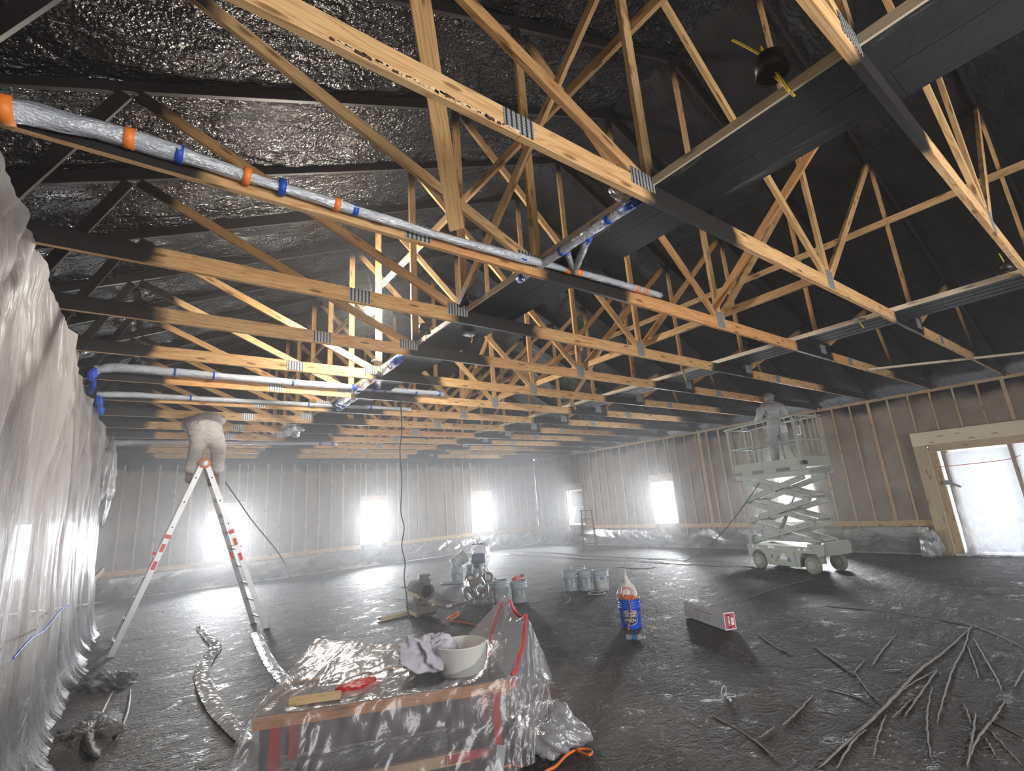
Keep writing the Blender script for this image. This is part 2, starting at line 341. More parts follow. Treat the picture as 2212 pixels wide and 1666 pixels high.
class Geo:
    def __init__(s): s.V = []; s.F = []; s.UV = []
    def add(s, V, F, UV=None):
        n = len(s.V); s.V += [tuple(v) for v in V]; s.F += [tuple(i + n for i in f) for f in F]
        s.UV += UV if UV is not None else [(0, 0)] * sum(len(f) for f in F); return s
    def board(s, p0, p1, wd, w, t):
        """box from p0 to p1, w across along wd, t thick; u runs along the board"""
        p0, p1, wd = Vector(p0), Vector(p1), Vector(wd); a = (p1 - p0); L = a.length; a /= L
        wd = (wd - a * wd.dot(a)).normalized(); td = a.cross(wd)
        V = []
        for p in (p0, p1):
            for i, j in ((-1, -1), (1, -1), (1, 1), (-1, 1)): V.append(p + wd * (i * w / 2) + td * (j * t / 2))
        F = [(0, 1, 5, 4), (1, 2, 6, 5), (2, 3, 7, 6), (3, 0, 4, 7), (3, 2, 1, 0), (4, 5, 6, 7)]
        UV = []; v0 = 0
        for wid in (w, t, w, t): UV += [(0, v0), (0, v0 + wid), (L, v0 + wid), (L, v0)]; v0 += wid + .31
        UV += [(0, 9), (0, 9 + w), (.02, 9 + w), (.02, 9)] * 2
        return s.add(V, F, UV)
    def box(s, x0, x1, y0, y1, z0, z1): return s.board(((x0), (y0 + y1) / 2, (z0 + z1) / 2), (x1, (y0 + y1) / 2, (z0 + z1) / 2), (0, 1, 0), y1 - y0, z1 - z0)
    def bbox(s, c, sx, sy, sz, bev=.01, rot=None):
        bm = bmesh.new(); bmesh.ops.create_cube(bm, size=1); bmesh.ops.scale(bm, vec=(sx, sy, sz), verts=bm.verts)
        bmesh.ops.bevel(bm, geom=bm.edges[:], offset=bev, segments=2, affect='EDGES')
        m = Matrix.Translation(c) @ (rot.to_matrix().to_4x4() if rot else Matrix()); bm.verts.ensure_lookup_table(); bm.verts.index_update()
        V = [m @ v.co for v in bm.verts]; F = [[v.index for v in f.verts] for f in bm.faces]; bm.free(); return s.add(V, F)
    def tube(s, pts, r, n=8, cap=True):
        pts = [Vector(p) for p in pts]; rs = r if isinstance(r, (list, tuple, np.ndarray)) else [r] * len(pts)
        V = []; up = None
        for k, p in enumerate(pts):
            d = (pts[min(k + 1, len(pts) - 1)] - pts[max(k - 1, 0)]).normalized()
            if up is None: up = d.orthogonal().normalized()
            else:
                up = up - d * up.dot(d); up = up.normalized() if up.length > 1e-5 else d.orthogonal().normalized()
            sd = d.cross(up)
            for i in range(n): a = 2 * PI * i / n; V.append(p + (up * math.cos(a) + sd * math.sin(a)) * rs[k])
        F = [(k * n + i, k * n + (i + 1) % n, (k + 1) * n + (i + 1) % n, (k + 1) * n + i) for k in range(len(pts) - 1) for i in range(n)]
        if cap: F += [tuple(range(n - 1, -1, -1)), tuple((len(pts) - 1) * n + i for i in range(n))]
        return s.add(V, F)
    def lathe(s, prof, n=28, loc=(0, 0, 0), rot=None, closed=True):
        V = []; q = rot.to_matrix() if rot else None; loc = Vector(loc)
        for r, z in prof:
            for i in range(n):
                a = 2 * PI * i / n; v = Vector((r * math.cos(a), r * math.sin(a), z)); V.append((q @ v if q else v) + loc)
        F = [(k * n + i, k * n + (i + 1) % n, (k + 1) * n + (i + 1) % n, (k + 1) * n + i) for k in range(len(prof) - 1) for i in range(n)]
        if closed: F += [tuple(range(n - 1, -1, -1)), tuple((len(prof) - 1) * n + i for i in range(n))]
        return s.add(V, F)
    def torus(s, c, R, r, ax=(0, 0, 1), n=28, m=6):
        ax = Vector(ax).normalized(); u = ax.orthogonal().normalized(); v = ax.cross(u); c = Vector(c)
        V = []
        for i in range(n):
            a = 2 * PI * i / n; d = u * math.cos(a) + v * math.sin(a)
            for j in range(m): b = 2 * PI * j / m; V.append(c + d * (R + r * math.cos(b)) + ax * (r * math.sin(b)))
        F = [(i * m + j, ((i + 1) % n) * m + j, ((i + 1) % n) * m + (j + 1) % m, i * m + (j + 1) % m) for i in range(n) for j in range(m)]
        return s.add(V, F)
    def prism(s, poly, h0, h1, fn):
        """poly of 2-D points extruded between h0 and h1, fn(a, b, h) -> xyz"""
        n = len(poly); V = [fn(a, b, h0) for a, b in poly] + [fn(a, b, h1) for a, b in poly]
        F = [tuple(range(n - 1, -1, -1)), tuple(range(n, 2 * n))] + [(i, (i + 1) % n, n + (i + 1) % n, n + i) for i in range(n)]
        P = [Vector(v) for v in V]; nv = Vector()
        for i in range(n): nv += P[n + i].cross(P[n + (i + 1) % n])      # Newell normal of the far cap must point away from the near cap
        if nv.dot(P[n] - P[0]) < 0: F = [f[::-1] for f in F]
        return s.add(V, F)
    def build(s, name, mat, parent=None, smooth=False): return mesh(name, s.V, s.F, mat, parent, s.UV, smooth)
def board(name, p0, p1, wd, w, t, mat, parent=None): return Geo().board(p0, p1, wd, w, t).build(name, mat, parent)
def grid(name, X, Y, Z, mat, parent=None, smooth=True, flip=False):
    n, m = X.shape; V = np.stack([X, Y, Z], -1).reshape(-1, 3)
    i = np.arange(n * m).reshape(n, m); F = np.stack([i[:-1, :-1], i[1:, :-1], i[1:, 1:], i[:-1, 1:]], -1).reshape(-1, 4)
    if flip: F = F[:, ::-1]
    me = bpy.data.meshes.new(name); me.from_pydata(V.tolist(), [], F.tolist()); me.materials.append(M[mat])
    if smooth: me.polygons.foreach_set('use_smooth', np.ones(len(me.polygons), dtype=bool))
    return link(bpy.data.objects.new(name, me), parent)
def smooth_path(pts, k=6):
    pts = [Vector(p) for p in pts]; out = []
    for i in range(len(pts) - 1):
        a, b, c, d = pts[max(i - 1, 0)], pts[i], pts[i + 1], pts[min(i + 2, len(pts) - 1)]
        for j in range(k):
            t = j / k; out.append(.5 * ((2 * b) + (c - a) * t + (2 * a - 5 * b + 4 * c - d) * t * t + (3 * b - a - 3 * c + d) * t ** 3))
    return out + [pts[-1]]
def text_mesh(txt, size, fn, mat, name, parent, align='CENTER', ext=.0, bold=0.):
    cu = bpy.data.curves.new('lettering', 'FONT'); cu.body = txt; cu.size = size; cu.align_x = align; cu.align_y = 'CENTER'; cu.offset = bold
    o = bpy.data.objects.new('lettering', cu); COL.objects.link(o)
    me = bpy.data.meshes.new_from_object(o.evaluated_get(bpy.context.evaluated_depsgraph_get())); bpy.data.objects.remove(o)
    for v in me.vertices: v.co = fn(v.co.x, v.co.y)
    me.materials.append(M[mat]) if not me.materials else me.materials.__setitem__(0, M[mat])
    me.name = name; return link(bpy.data.objects.new(name, me), parent)

# ------------------------------------------------------------------ the hall: floor, foam walls with studs, openings, roof
tag(mesh('floor', [(XL, YF, -.02), (XR, YF, -.02), (XR, YB, -.02), (XL, YB, -.02)], [(0, 1, 2, 3)], 'slab'), kind='structure')
def foam_wall(name, u0, u1, holes, fn, z1=ZW, gable=False, step=.11):
    """fn(u, z, d) -> xyz, d = depth away from the room; holes = (ua, ub, za, zb)"""
    g = Geo(); xs = sorted({u0, u1} | {h[0] for h in holes} | {h[1] for h in holes})
    for a, b in zip(xs[:-1], xs[1:]):
        hh = [h for h in holes if h[0] <= a + 1e-6 and h[1] >= b - 1e-6]
        spans = [(0, z1)]
        for h in hh: spans = [q for s0, s1 in spans for q in ((s0, h[2]), (h[3], s1)) if q[1] - q[0] > .01]
        for za, zb in spans:
            nu = max(2, int((b - a) / step) + 1); nz = max(2, int((zb - za) / step) + 1)
            U, Z = np.meshgrid(np.linspace(a, b, nu), np.linspace(za, zb, nz), indexing='ij')
            D = .012 + .022 * fbm(U * 2.1, Z * 2.3, 3) + .012 * vnoise(U * 7, Z * 7, 8)
            P = [fn(u, z, max(d, -.004)) for u, z, d in zip(U.ravel(), Z.ravel(), D.ravel())]
            idx = np.arange(nu * nz).reshape(nu, nz)
            g.add(P, np.stack([idx[:-1, :-1], idx[1:, :-1], idx[1:, 1:], idx[:-1, 1:]], -1).reshape(-1, 4).tolist())
    if gable:
        us = np.linspace(u0, u1, 60)
        P = []
        for u in us: P += [fn(u, z1, .02), fn(u, max(z1 + .01, roofz(u) + .3), .02)]
        g.add(P, [(2 * k, 2 * k + 2, 2 * k + 3, 2 * k + 1) for k in range(len(us) - 1)])
    return tag(g.build(name, 'foam_wall', smooth=True), kind='structure')
bf = lambda u, z, d: (u, YB + d, z)
rf_ = lambda u, z, d: (XR + d, u, z)
wall_back = foam_wall('wall_back', XL, XR, [(a, b, SILL, HEAD) for a, b in WINB], bf, gable=True)
DOOR = (-1.6, 3.30, 2.34)
wall_right = foam_wall('wall_right', YF, YB, [(a, b, SILL, HEAD) for a, b in WINR] + [(DOOR[0], DOOR[1], 0, DOOR[2])], rf_)
wall_left = foam_wall('wall_left', YF, YB, [], lambda u, z, d: (XL - d, u, z), step=.5)
wall_front = foam_wall('wall_front', XL, XR, [(.4, 6.4, 0, 3.2)], lambda u, z, d: (u, YF - d, z), gable=True, step=.5)
# studs: flush with the foam, each a board of its own
sme = {}
def stud(par, fn, u, z0, z1, wd=.038):
    k = (round(z1 - z0, 3), wd, fn is bf)
    if k not in sme:
        L = z1 - z0
        o = Geo().board((0, 0, 0), (0, 0, L), (1, 0, 0) if fn is bf else (0, 1, 0), wd, .03).build('stud', 'stud', par); sme[k] = o
    else: o = again(sme[k], par)
    o.location = fn(u, z0, .007); return o
def studs(par, fn, u0, u1, phase, wins, extra, doorspan=None):
    n0 = math.ceil((u0 - phase) / .4064); u = phase + n0 * .4064
    while u < u1:
        wdt = .038 + (.028 if rnd.random() < .12 else 0)
        inw = [q for q in wins if q[0] - .05 < u < q[1] + .05]
        if doorspan and doorspan[0] - .05 < u < doorspan[1] + .3: stud(par, fn, u, 2.68, ZW - .05, wdt)
        elif inw: stud(par, fn, u, HEAD + .25, ZW - .05, wdt); stud(par, fn, u, .02, .60, wdt)
        else: stud(par, fn, u, .02, ZW - .05, wdt)
        u += .4064
    for a, b in wins:
        for q in (a - .025, b + .025): stud(par, fn, q, .02, ZW - .05)
    for q in extra: stud(par, fn, q, .02, ZW - .05, .11)
studs(wall_back, bf, XL + .1, XR - .2, 5.15, WINB, [XR - .07])
studs(wall_right, rf_, -1.5, YB - .15, 3.785, WINR, [8.93], DOOR)
def rails(par, fn, segs):
    for a, b in segs:
        u = a
        while u < b - .05:
            v = min(u + 3.66, b); p0, p1 = fn(u + .002, .662, -.012), fn(v - .002, .662, -.012)
            board('rail_board', p0, p1, (0, 0, 1), .125, .022, 'pine', par); u = v
rails(wall_back, bf, [(XL, -3.09), (-2.11, -1.99), (-.96, 1.53), (2.56, 6.16), (7.16, 10.77), (11.81, XR - .02)])
rails(wall_right, rf_, [(3.42, 5.80), (6.83, 10.13), (11.12, 14.49), (15.49, YB - .02)])
# top plate along the right wall
for k in range(5):
    a = -1.5 + k * 3.8; board('top_plate', rf_(a, ZW - .02, -.01), rf_(min(a + 3.79, YB), ZW - .02, -.01), (0, 0, 1), .07, .05, 'stud', wall_right)
def window(k, fn, a, b):
    w = tag(bpy.data.objects.new('window_%d' % k, None), kind='structure'); COL.objects.link(w)
    w.location = fn((a + b) / 2, SILL, 0); off = Vector(w.location)
    P = lambda u, z, d: Vector(fn(u, z, d)) - off
    dd = Vector(fn(0, 0, 1)) - Vector(fn(0, 0, 0)); uu = Vector(fn(1, 0, 0)) - Vector(fn(0, 0, 0))
    for q, s in ((a, -1), (b, 1)): board('jamb', P(q + s * .012, SILL, .085), P(q + s * .012, HEAD, .085), dd, .17, .022, 'pine', w)
    board('jamb', P(a - .02, HEAD + .012, .085), P(b + .02, HEAD + .012, .085), dd, .17, .022, 'pine', w)
    board('window_sill', P(a - .02, SILL - .012, .085), P(b + .02, SILL - .012, .085), dd, .19, .024, 'pine', w)
    board('header_board', P(a - .05, HEAD + .14, -.004), P(b + .05, HEAD + .14, -.004), (0, 0, 1), .23, .03, 'stud', w)
    for q in (a + .03, b - .03): board('sash', P(q, SILL, .16), P(q, HEAD, .16), dd, .05, .05, 'white', w)
    for z in (SILL + .025, HEAD - .025, (SILL + HEAD) / 2): board('sash', P(a, z, .16), P(b, z, .16), dd, .045, .045, 'white', w)
    board('pane', P(a + .04, (SILL + HEAD) / 2, .17), P(b - .04, (SILL + HEAD) / 2, .17), (0, 0, 1), HEAD - SILL - .05, .004, 'glass', w)
n = 0
for a, b in WINB: n += 1; window(n, bf, a, b)
for a, b in WINR: n += 1; window(n, rf_, a, b)
# the wide doorway at the right
door = tag(bpy.data.objects.new('door_1', None), kind='structure'); COL.objects.link(door)
DX = 13.95
board('header_beam', (DX + .06, 3.45, 2.50), (DX + .06, -1.9, 2.50), (0, 0, 1), .29, .14, 'catwalk_edge', door)
board('header_beam', (DX + .16, 3.20, 2.28), (DX + .16, -1.9, 2.28), (0, 0, 1), .15, .18, 'stud', door)
board('jamb', (DX + .06, 3.34, .0), (DX + .06, 3.34, 2.355), (0, 1, 0), .22, .12, 'stud', door)
board('jamb', (DX + .14, 3.16, .0), (DX + .14, 3.16, 2.20), (0, 1, 0), .14, .10, 'pine', door)
board('jamb', (DX + .07, 3.225, .0), (DX + .07, 3.225, 2.30), (0, 1, 0), .03, .09, 'catwalk_edge', door)
board('jamb', (DX + .3, 2.98, .0), (DX + .3, 2.98, 2.20), (1, 0, 0), .25, .10, 'pine', door)
board('mullion', (DX + .28, 1.92, .0), (DX + .28, 1.92, 2.25), (0, 1, 0), .09, .10, 'stud', door)
board('mullion', (DX + .28, .1, .0), (DX + .28, .1, 2.25), (0, 1, 0), .09, .10, 'stud', door)
board('threshold', (DX + .2, 3.2, .02), (DX + .2, -1.6, .02), (1, 0, 0), .5, .05, 'white', door)
for a, b in ((1.97, 2.93), (.15, 1.87), (-1.5, .05)): board('pane', (DX + .33, a, 1.13), (DX + .33, b, 1.13), (0, 0, 1), 2.14, .006, 'glass', door)
lv = Geo(); lv.bbox((DX + .02, 3.02, 1.52), .05, .16, .10, .012).bbox((DX - .01, 2.90, 1.46), .03, .20, .045, .01, Euler((.5, 0, 0))); lv.build('door_handle', 'alu_dark', door)
# film over the doorway
def door_film(name, y0, y1, z0, z1, label, bulge):
    Yg, Zg = np.meshgrid(np.linspace(y0, y1, 40), np.linspace(z0, z1, 60), indexing='ij')
    t = (Zg - z0) / (z1 - z0); X = DX + .12 - .03 * fbm(Yg * 4, Zg * 2.5, 5) - bulge * (1 - t) ** 2.2 * (1 + .5 * fbm(Yg * 5, Zg * 3, 9))
    Yg = Yg - .25 * (1 - t) ** 2 * ((Yg - y0) / (y1 - y0) > .8) * 0
    return tag(grid(name, X, Yg, Zg, 'clear2'), label, 'plastic sheet')
door_film('plastic_sheet', 3.0, 1.95, .015, 2.15, 'milky plastic film taped over the left pane of the wide doorway, bunched at its foot', .22)
door_film('plastic_sheet', 1.88, .12, .015, 2.2, 'milky plastic film over the second pane of the doorway, right of the dark mullion', .10)
g = Geo(); g.tube(smooth_path([(DX - .02, 3.16, 1.86), (DX + .05, 2.6, 1.87), (DX + .06, 2.0, 1.90), (DX + .05, 1.8, 1.96)], 5), .007, 6)
tag(g.build('string', 'cord_orange'), 'thin orange string stretched across the top of the wide doorway', 'string')
# bunched film at the foot of the door jamb
def lump(name, c, sx, sy, sz, mat, seed, parent=None, amp=.25, fr=2.2, nu=40, nv=22, flat=True):
    U, Vv = np.meshgrid(np.linspace(0, 2 * PI, nu), np.linspace(.02, PI - .02, nv), indexing='ij')
    a, b, cz = np.cos(U) * np.sin(Vv), np.sin(U) * np.sin(Vv), np.cos(Vv)
    r = 1 + amp * fbm(a * fr + 3 + cz, b * fr + 7 - cz * 1.3, seed) + amp * .5 * np.abs(vnoise(a * fr * 3 + cz * 4, b * fr * 3, seed + 5))
    r[-1] = r[0]
    Z = c[2] + cz * sz * r
    if flat: Z = np.maximum(Z, c[2] - sz * .55)
    return grid(name, c[0] + a * sx * r, c[1] + b * sy * r, Z, mat, parent)
tag(lump('plastic_bunch', (DX - .18, 3.52, .16), .20, .16, .30, 'clear2', 4, amp=.35), 'bunched up clear film at the foot of the left door jamb', 'plastic bunch')

# roof: two sprayed foam slopes
def slope(name, xa, xb, mat, amp, seed):
    nx = int((abs(xb - xa)) / .075); ny = int((YB - YF) / .085)
    X, Y = np.meshgrid(np.linspace(xa, xb, nx), np.linspace(YF, YB + .1, ny), indexing='ij')
    base = RZ0 + RS * (X if xa < xb else 2 * RX - X)
    d = amp * (.55 * fbm(X * .9, Y * 2.4, seed, 4) + .5 * np.abs(vnoise(X * 1.1 + 2 * vnoise(X * .4, Y * .4, seed), Y * 5.2, seed + 4)))
    d += amp * .3 * vnoise(X * 9, Y * 9, seed + 9)
    ph = ((Y - 1.69) / 1.22 + 100) % 1
    d += .05 * np.sin(PI * ph) ** 2        # foam sags thinner next to the chords
    return tag(grid(name, X, Y, base + .10 + d, mat), kind='structure')
slope('ceiling', XL - .4, RX + .35, 'foam_left', .075, 21)
slope('ceiling', 2 * RX - XL + .4, RX - .35, 'foam_right', .05, 44)
# mist
hz = Geo(); e = .5
pr = [(XL - e, -.3), (XR + e, -.3), (XR + e, ZW + .3), (RX, roofz(RX) + .6), (XL - e, ZW + .3)]
hz.prism(pr, YF - e, YB + e, lambda a, b, h: (a, h, b))
mist = tag(hz.build('mist', m_haze('thin_paint_mist', .0042, .68)), 'thin bluish paint mist hanging through the whole hall', 'mist', kind='stuff')
hz = Geo(); hz.prism([(XL - e, -.28), (XR + e, -.28), (XR + e, 3.45), (XL - e, 3.45)], 5.5, YB + e, lambda a, b, h: (a, h, b))
hz.build('low_mist', m_haze('low_paint_mist', .0095, .72), mist)['kind'] = 'stuff'

# film hung as a curtain along the left side
ny, nz = 640, 90
S, T = np.meshgrid(np.linspace(0, 1, ny), np.linspace(0, 1, nz), indexing='ij')
Y = -1.2 + S * 13.3
Y = Y + np.clip((S - .93) / .07, 0, 1) * .35 * np.sin(T * 5 + 1) 
ztop = 3.60 - .10 * np.abs(np.sin(PI * (Y - 1.69) / 2.44)) - .05 * vnoise(Y * 2, Y * 0, 3)
Z = T * ztop + .005
fold = .05 * vnoise(Y * 1.6 + .25 * np.sin(Z * 1.1), Z * .28, 5) + .035 * vnoise(Y * 4.4 + .5 * vnoise(Z * .9, Y * .3, 2), Z * .4, 6) + .020 * np.abs(vnoise(Y * 9 + .8 * vnoise(Z * 1.2, Y * .5, 4), Z * .35, 7)) + .010 * vnoise(Y * 21, Z * .8, 8)
diag = .07 * np.abs(vnoise((Y - Z * .9) * 2.6, (Y + Z) * .35, 12)) * np.clip((Z - 1.4) / 1.6, 0, 1)
X = -.60 - .14 * T + fold * (.5 + .9 * (1 - T)) + diag + .16 * np.exp(-Z / .12) * (1 + .6 * vnoise(Y * 3, Y * 0, 9))
cur = tag(grid('plastic_curtain', X, Y, Z, 'curtain'), 'tall translucent plastic curtain hanging from the trusses along the left side of the hall', 'plastic curtain')
g = Geo(); g.tube(smooth_path([(-.53, 4.2 + k * .55, 1.05 + .02 * math.sin(k * 2.1)) for k in range(6)], 3), .006, 6); g.build('blue_tape_line', 'blue_tape', cur)
for q, (yy, zz) in enumerate(((7.60, 3.62), (7.78, 3.50), (8.95, 3.56), (9.15, 3.50))):
    tp = Geo(); tp.bbox((-.66, yy, zz), .05, .20, .13, .015, Euler((rnd.uniform(-.6, .6), 0, rnd.uniform(-.4, .4)))); tp.build('tape', 'blue_tape', cur)
tag(lump('plastic_bunch', (-.70, 12.2, 2.75), .16, .22, .75, 'curtain', 14, amp=.4, flat=False), 'gathered bunch of plastic hanging at the far end of the curtain', 'plastic bunch')
# posts of the partition behind the film
for k, (yy, xx) in enumerate(((6.6, -1.02), (8.3, -1.02), (10.6, -1.02), (12.1, -.95))):
    tag(board('partition_post', (xx, yy, 0), (xx, yy, 3.58), (0, 1, 0), .09, .09, 'stud'), ['nearest wooden post seen dimly through the plastic curtain', 'second wooden post seen dimly through the plastic curtain', 'third wooden post behind the plastic curtain', 'bare wooden post at the far end of the plastic curtain'][k], 'post')
tag(board('diagonal_brace', (-.9, 12.0, .55), (-.55, 12.9, 1.05), (0, 0, 1), .09, .04, 'stud'), 'short diagonal board at the far end of the plastic curtain', 'board')
# film skirts along the wall feet
def skirt(name, fn, u0, u1, label, seed):
    U, T = np.meshgrid(np.linspace(u0, u1, int((u1 - u0) / .06)), np.linspace(0, 1, 22), indexing='ij')
    top = .53 + .03 * vnoise(U * 1.3, U * 0, seed) - .10 * np.clip(vnoise(U * .5, U * 0, seed + 3) - .35, 0, 1) * 3
    z = top * (1 - T) ** 1.25 + .012
    d = -.035 - (.18 + .22 * (vnoise(U * .6, U * 0, seed + 5) + 1) * .5) * T ** 1.5 - .045 * fbm(U * 1.7 + T * 1.6, T * 1.2, seed + 1) * np.sin(PI * np.clip(T + .05, 0, 1)) - .02 * vnoise(U * 6, T * 2, seed + 2) * T
    P = [fn(u, zz, dd) for u, zz, dd in zip(U.ravel(), z.ravel(), np.minimum(d, -.03).ravel())]
    A = np.array(P).reshape(U.shape + (3,)); return tag(grid(name, A[..., 0], A[..., 1], A[..., 2], 'skirt'), label, 'plastic sheet')
skirt('wall_film', bf, -.9, XR - .3, 'grey plastic sheet skirting the foot of the back wall', 31)
skirt('wall_film', rf_, 3.62, YB - .3, 'grey plastic sheet skirting the foot of the right wall', 52)
# ------------------------------------------------------------------ roof trusses
TY = [1.69 + 1.22 * k for k in range(-1, 13)]
ORD = ['nearest', 'second', 'third', 'fourth', 'fifth', 'sixth', 'seventh', 'eighth', 'ninth', 'tenth', 'eleventh', 'twelfth', 'thirteenth', 'farthest']
TL = ['nearest roof truss, its chord running up the right side past the yellow wires',
      'second roof truss from the camera, its broad splintered chord crossing the top of the picture',
      'third roof truss from the camera, carrying the nearest plastic wrapped pipe',
      'fourth roof truss from the camera, just in front of the bright work light',
      'fifth roof truss from the camera, its web crossing the glare of the work light',
      'sixth roof truss from the camera, just behind the bright work light',
      'seventh roof truss from the camera, behind the wrapped pipe with the tape bound branch',
      'eighth roof truss from the camera, hiding the head of the person on the ladder',
      'ninth roof truss from the camera, just behind the person on the ladder',
      'tenth roof truss from the camera, two bays behind the person on the ladder',
      'eleventh roof truss from the camera, half lost in the mist',
      'twelfth roof truss from the camera, faint in the mist',
      'thirteenth roof truss from the camera, last but one before the back wall',
      'farthest roof truss, close to the back wall']
cos = 1 / math.sqrt(1 + RS * RS)
mir = lambda x: 2 * RX - x
def web(x0, z0, x1, z1, wd=.089): 
    d = Vector((x1 - x0, 0, z1 - z0)).normalized()
    return ('web', Geo().board((x0, -.019, z0), (x1, -.019, z1), Vector((-d.z, 0, d.x)), wd, .036), 'truss')
def member_list():
    L = []
    for a, b in ((XL + .02, 1.43), (1.434, mir(1.434)), (mir(1.43), XR - .02)):
        L.append(('bottom_chord', Geo().board((a, -.019, 3.67), (b, -.019, 3.67), (0, 0, 1), .14, .038), 'truss'))
    for s in (0, 1):
        f = (lambda x: mir(x)) if s else (lambda x: x)
        za, zb = roofz(XL - .3) + .07 / cos, roofz(RX) + .07 / cos
        L.append(('top_chord', Geo().board((f(XL - .3), -.019, za), (f(RX), -.019, zb), (-RS if not s else RS, 0, 1), .14, .038), 'truss'))
        rz = lambda x: roofz(f(x)) - .005
        L.append(web(f(2.57), 3.74, f(2.57), rz(2.57)))
        L.append(web(f(2.46), 3.76, f(-.32), 5.0))
        L.append(web(f(-.98), 3.70, f(-.40), 4.97))
        L.append(web(f(5.40), 3.76, f(2.66), 6.29))
        L.append(('heel_block', Geo().board((f(XL + .3), -.019, 3.74), (f(XL + .3), -.019, roofz(XL + .3)), (1, 0, 0), .14, .036), 'truss'))
    L.append(web(RX, 3.74, RX, roofz(RX) - .01))
    def plate(x, z, a, b, m): return ('nail_plate', Geo().board((x - a / 2, -.0395, z), (x + a / 2, -.0395, z), (0, 0, 1), b, .004), m)
    L += [plate(1.43, 3.675, .20, .125, 'plate'), plate(mir(1.43), 3.675, .17, .14, 'plate2'), plate(2.47, 3.735, .24, .125, 'plate'), plate(mir(2.49), 3.75, .2, .15, 'plate2'),
          plate(RX, 3.715, .15, .20, 'plate2')]
    return L
proto = []
for k, y in enumerate(TY):
    t = thing('roof_truss', TL[k], 'roof truss', (0, y, 0), 0, 'wooden roof trusses across the hall')
    if not proto:
        for nme, g, m in member_list(): proto.append(g.build(nme, m, t))
    else:
        for o in proto: again(o, t)
# continuous braces running along the hall on the truss webs
def brace(lab, p0, p1, wd, w=.089, t=.038, mat='brace', nm='lateral_brace'): return tag(board(nm, p0, p1, wd, w, t, mat), lab, 'brace', 'wooden braces tying the trusses')
brace('horizontal brace board along the left row of truss posts', (2.66, .1, 5.16), (2.66, 6.75, 5.16), (0, 0, 1))
brace('horizontal brace board along the left row of truss posts, far half of the hall', (2.66, 8.3, 5.16), (2.66, 16.2, 5.16), (0, 0, 1))
brace('high horizontal brace board along the right row of truss posts', (mir(2.66), -.4, 5.29), (mir(2.66), 7.2, 5.29), (0, 0, 1))
brace('horizontal brace board along the right row of truss posts, far half of the hall', (mir(2.66), 7.9, 5.29), (mir(2.66), 16.2, 5.29), (0, 0, 1))
brace('low brace board along the ridge line lying just above the bottom chords', (5.56, 1.655, 3.82), (5.56, 9.2, 3.82), (0, 0, 1))
brace('low brace board along the ridge line, far half of the hall', (5.56, 9.4, 3.82), (5.56, 16.2, 3.82), (0, 0, 1))
brace('steep diagonal brace rising towards the camera on the left row of posts', (2.50, 4.12, 3.80), (2.50, .62, 6.45), (0, 1, 1), .089, .038)
brace('steep diagonal brace rising towards the camera under the ridge', (5.37, 2.88, 3.86), (5.37, .60, 5.98), (0, 1, 1))
brace('wide leaning board near the top centre, rising from the third truss towards the camera', aty(986, 494, 2.84), aty(893, -90, 1.71), (1, 0, 0), .112, .038, 'pine2', 'hanger_board')
for k, yy in enumerate((6.57, 10.23, 12.67)):
    brace(['diagonal brace under the ridge, first bay behind the work light', 'diagonal brace under the ridge in the middle of the hall', 'diagonal brace under the ridge far down the hall'][k], (5.37, yy + 2.4, 3.9), (5.37, yy, 6.2), (0, 1, 1))
    brace(['diagonal brace on the right row of posts behind the second bay', 'diagonal brace on the right row of posts in the middle of the hall', 'diagonal brace on the right row of posts far down the hall'][k], (8.2, yy + 2.0, 3.95), (8.2, yy - .3, 5.9), (0, 1, 1))
brace('loose pale strip lying slantwise on the chords at the far right', (10.28, 2.93, 3.63), (13.0, -.05, 3.63), (1, 1, 0), .07, .03, 'catwalk_edge', 'loose_strip')
# catwalks of black sprayed boards lying on the bottom chords
def catwalk(lab, x0, wid, n, y0, y1, mat, gap=.003, edge=True):
    c = thing('catwalk', lab, 'catwalk', (x0, y0, 3.742), 0, 'black sprayed catwalks on the trusses')
    bw = (wid - gap * (n - 1)) / n; cuts = [0]
    for i in range(n):
        y = 0; k = 0
        while y < (y1 - y0) - .1:
            L = min(4.88 if (k or i % 2 == 0) else 2.6, y1 - y0 - y); k += 1
            board('plank', (bw / 2 + i * (bw + gap), y + .001, .019 + .003 * rnd.random()), (bw / 2 + i * (bw + gap), y + L - .001, .019 + .003 * rnd.random()), (1, 0, 0), bw, .036, mat, c); y += L
    if edge:
        y = 0
        while y < y1 - y0 - .1:
            L = min(4.88, y1 - y0 - y); board('edge_strip', (-.010, y + .003, .027), (-.010, y + L - .003, .027), (0, 0, 1), .058, .018, 'catwalk_edge', c); y += L
catwalk('smooth black catwalk of two wide boards running down the left row of posts', 2.60, .60, 2, -2.2, 15.5, 'blackboard')
catwalk('ridged dark catwalk of four narrow boards running down the right row of posts', 7.43, .62, 4, -2.2, 15.5, 'ridged', .03)

# strip of torn bark along the lower front edge of the second truss's chord
tr2 = [o_ for o_ in COL.objects if o_.get('label') == TL[1]][0]
ch = [o_ for o_ in tr2.children if o_.name.startswith('bottom_chord')][0]
M['bark'] = plain('dark_bark', (.07, .035, .022), .9, var=.4, vscale=30); M['torn'] = plain('pale_torn_wood', (.66, .49, .30), .9, var=.15, vscale=30)
for k in range(44):
    f_ = k / 43; x_ = .42 + f_ * 1.0 + rnd.uniform(-.01, .01); L_ = rnd.uniform(.02, .055); z_ = 3.607 + .012 * rnd.random() + .006
    Geo().bbox((x_, -.0395, z_), L_, .006, rnd.uniform(.008, .022), .002, Euler((0, rnd.uniform(-.3, .3), 0))).build('bark_flake', 'bark' if rnd.random() < .5 else 'torn', ch)
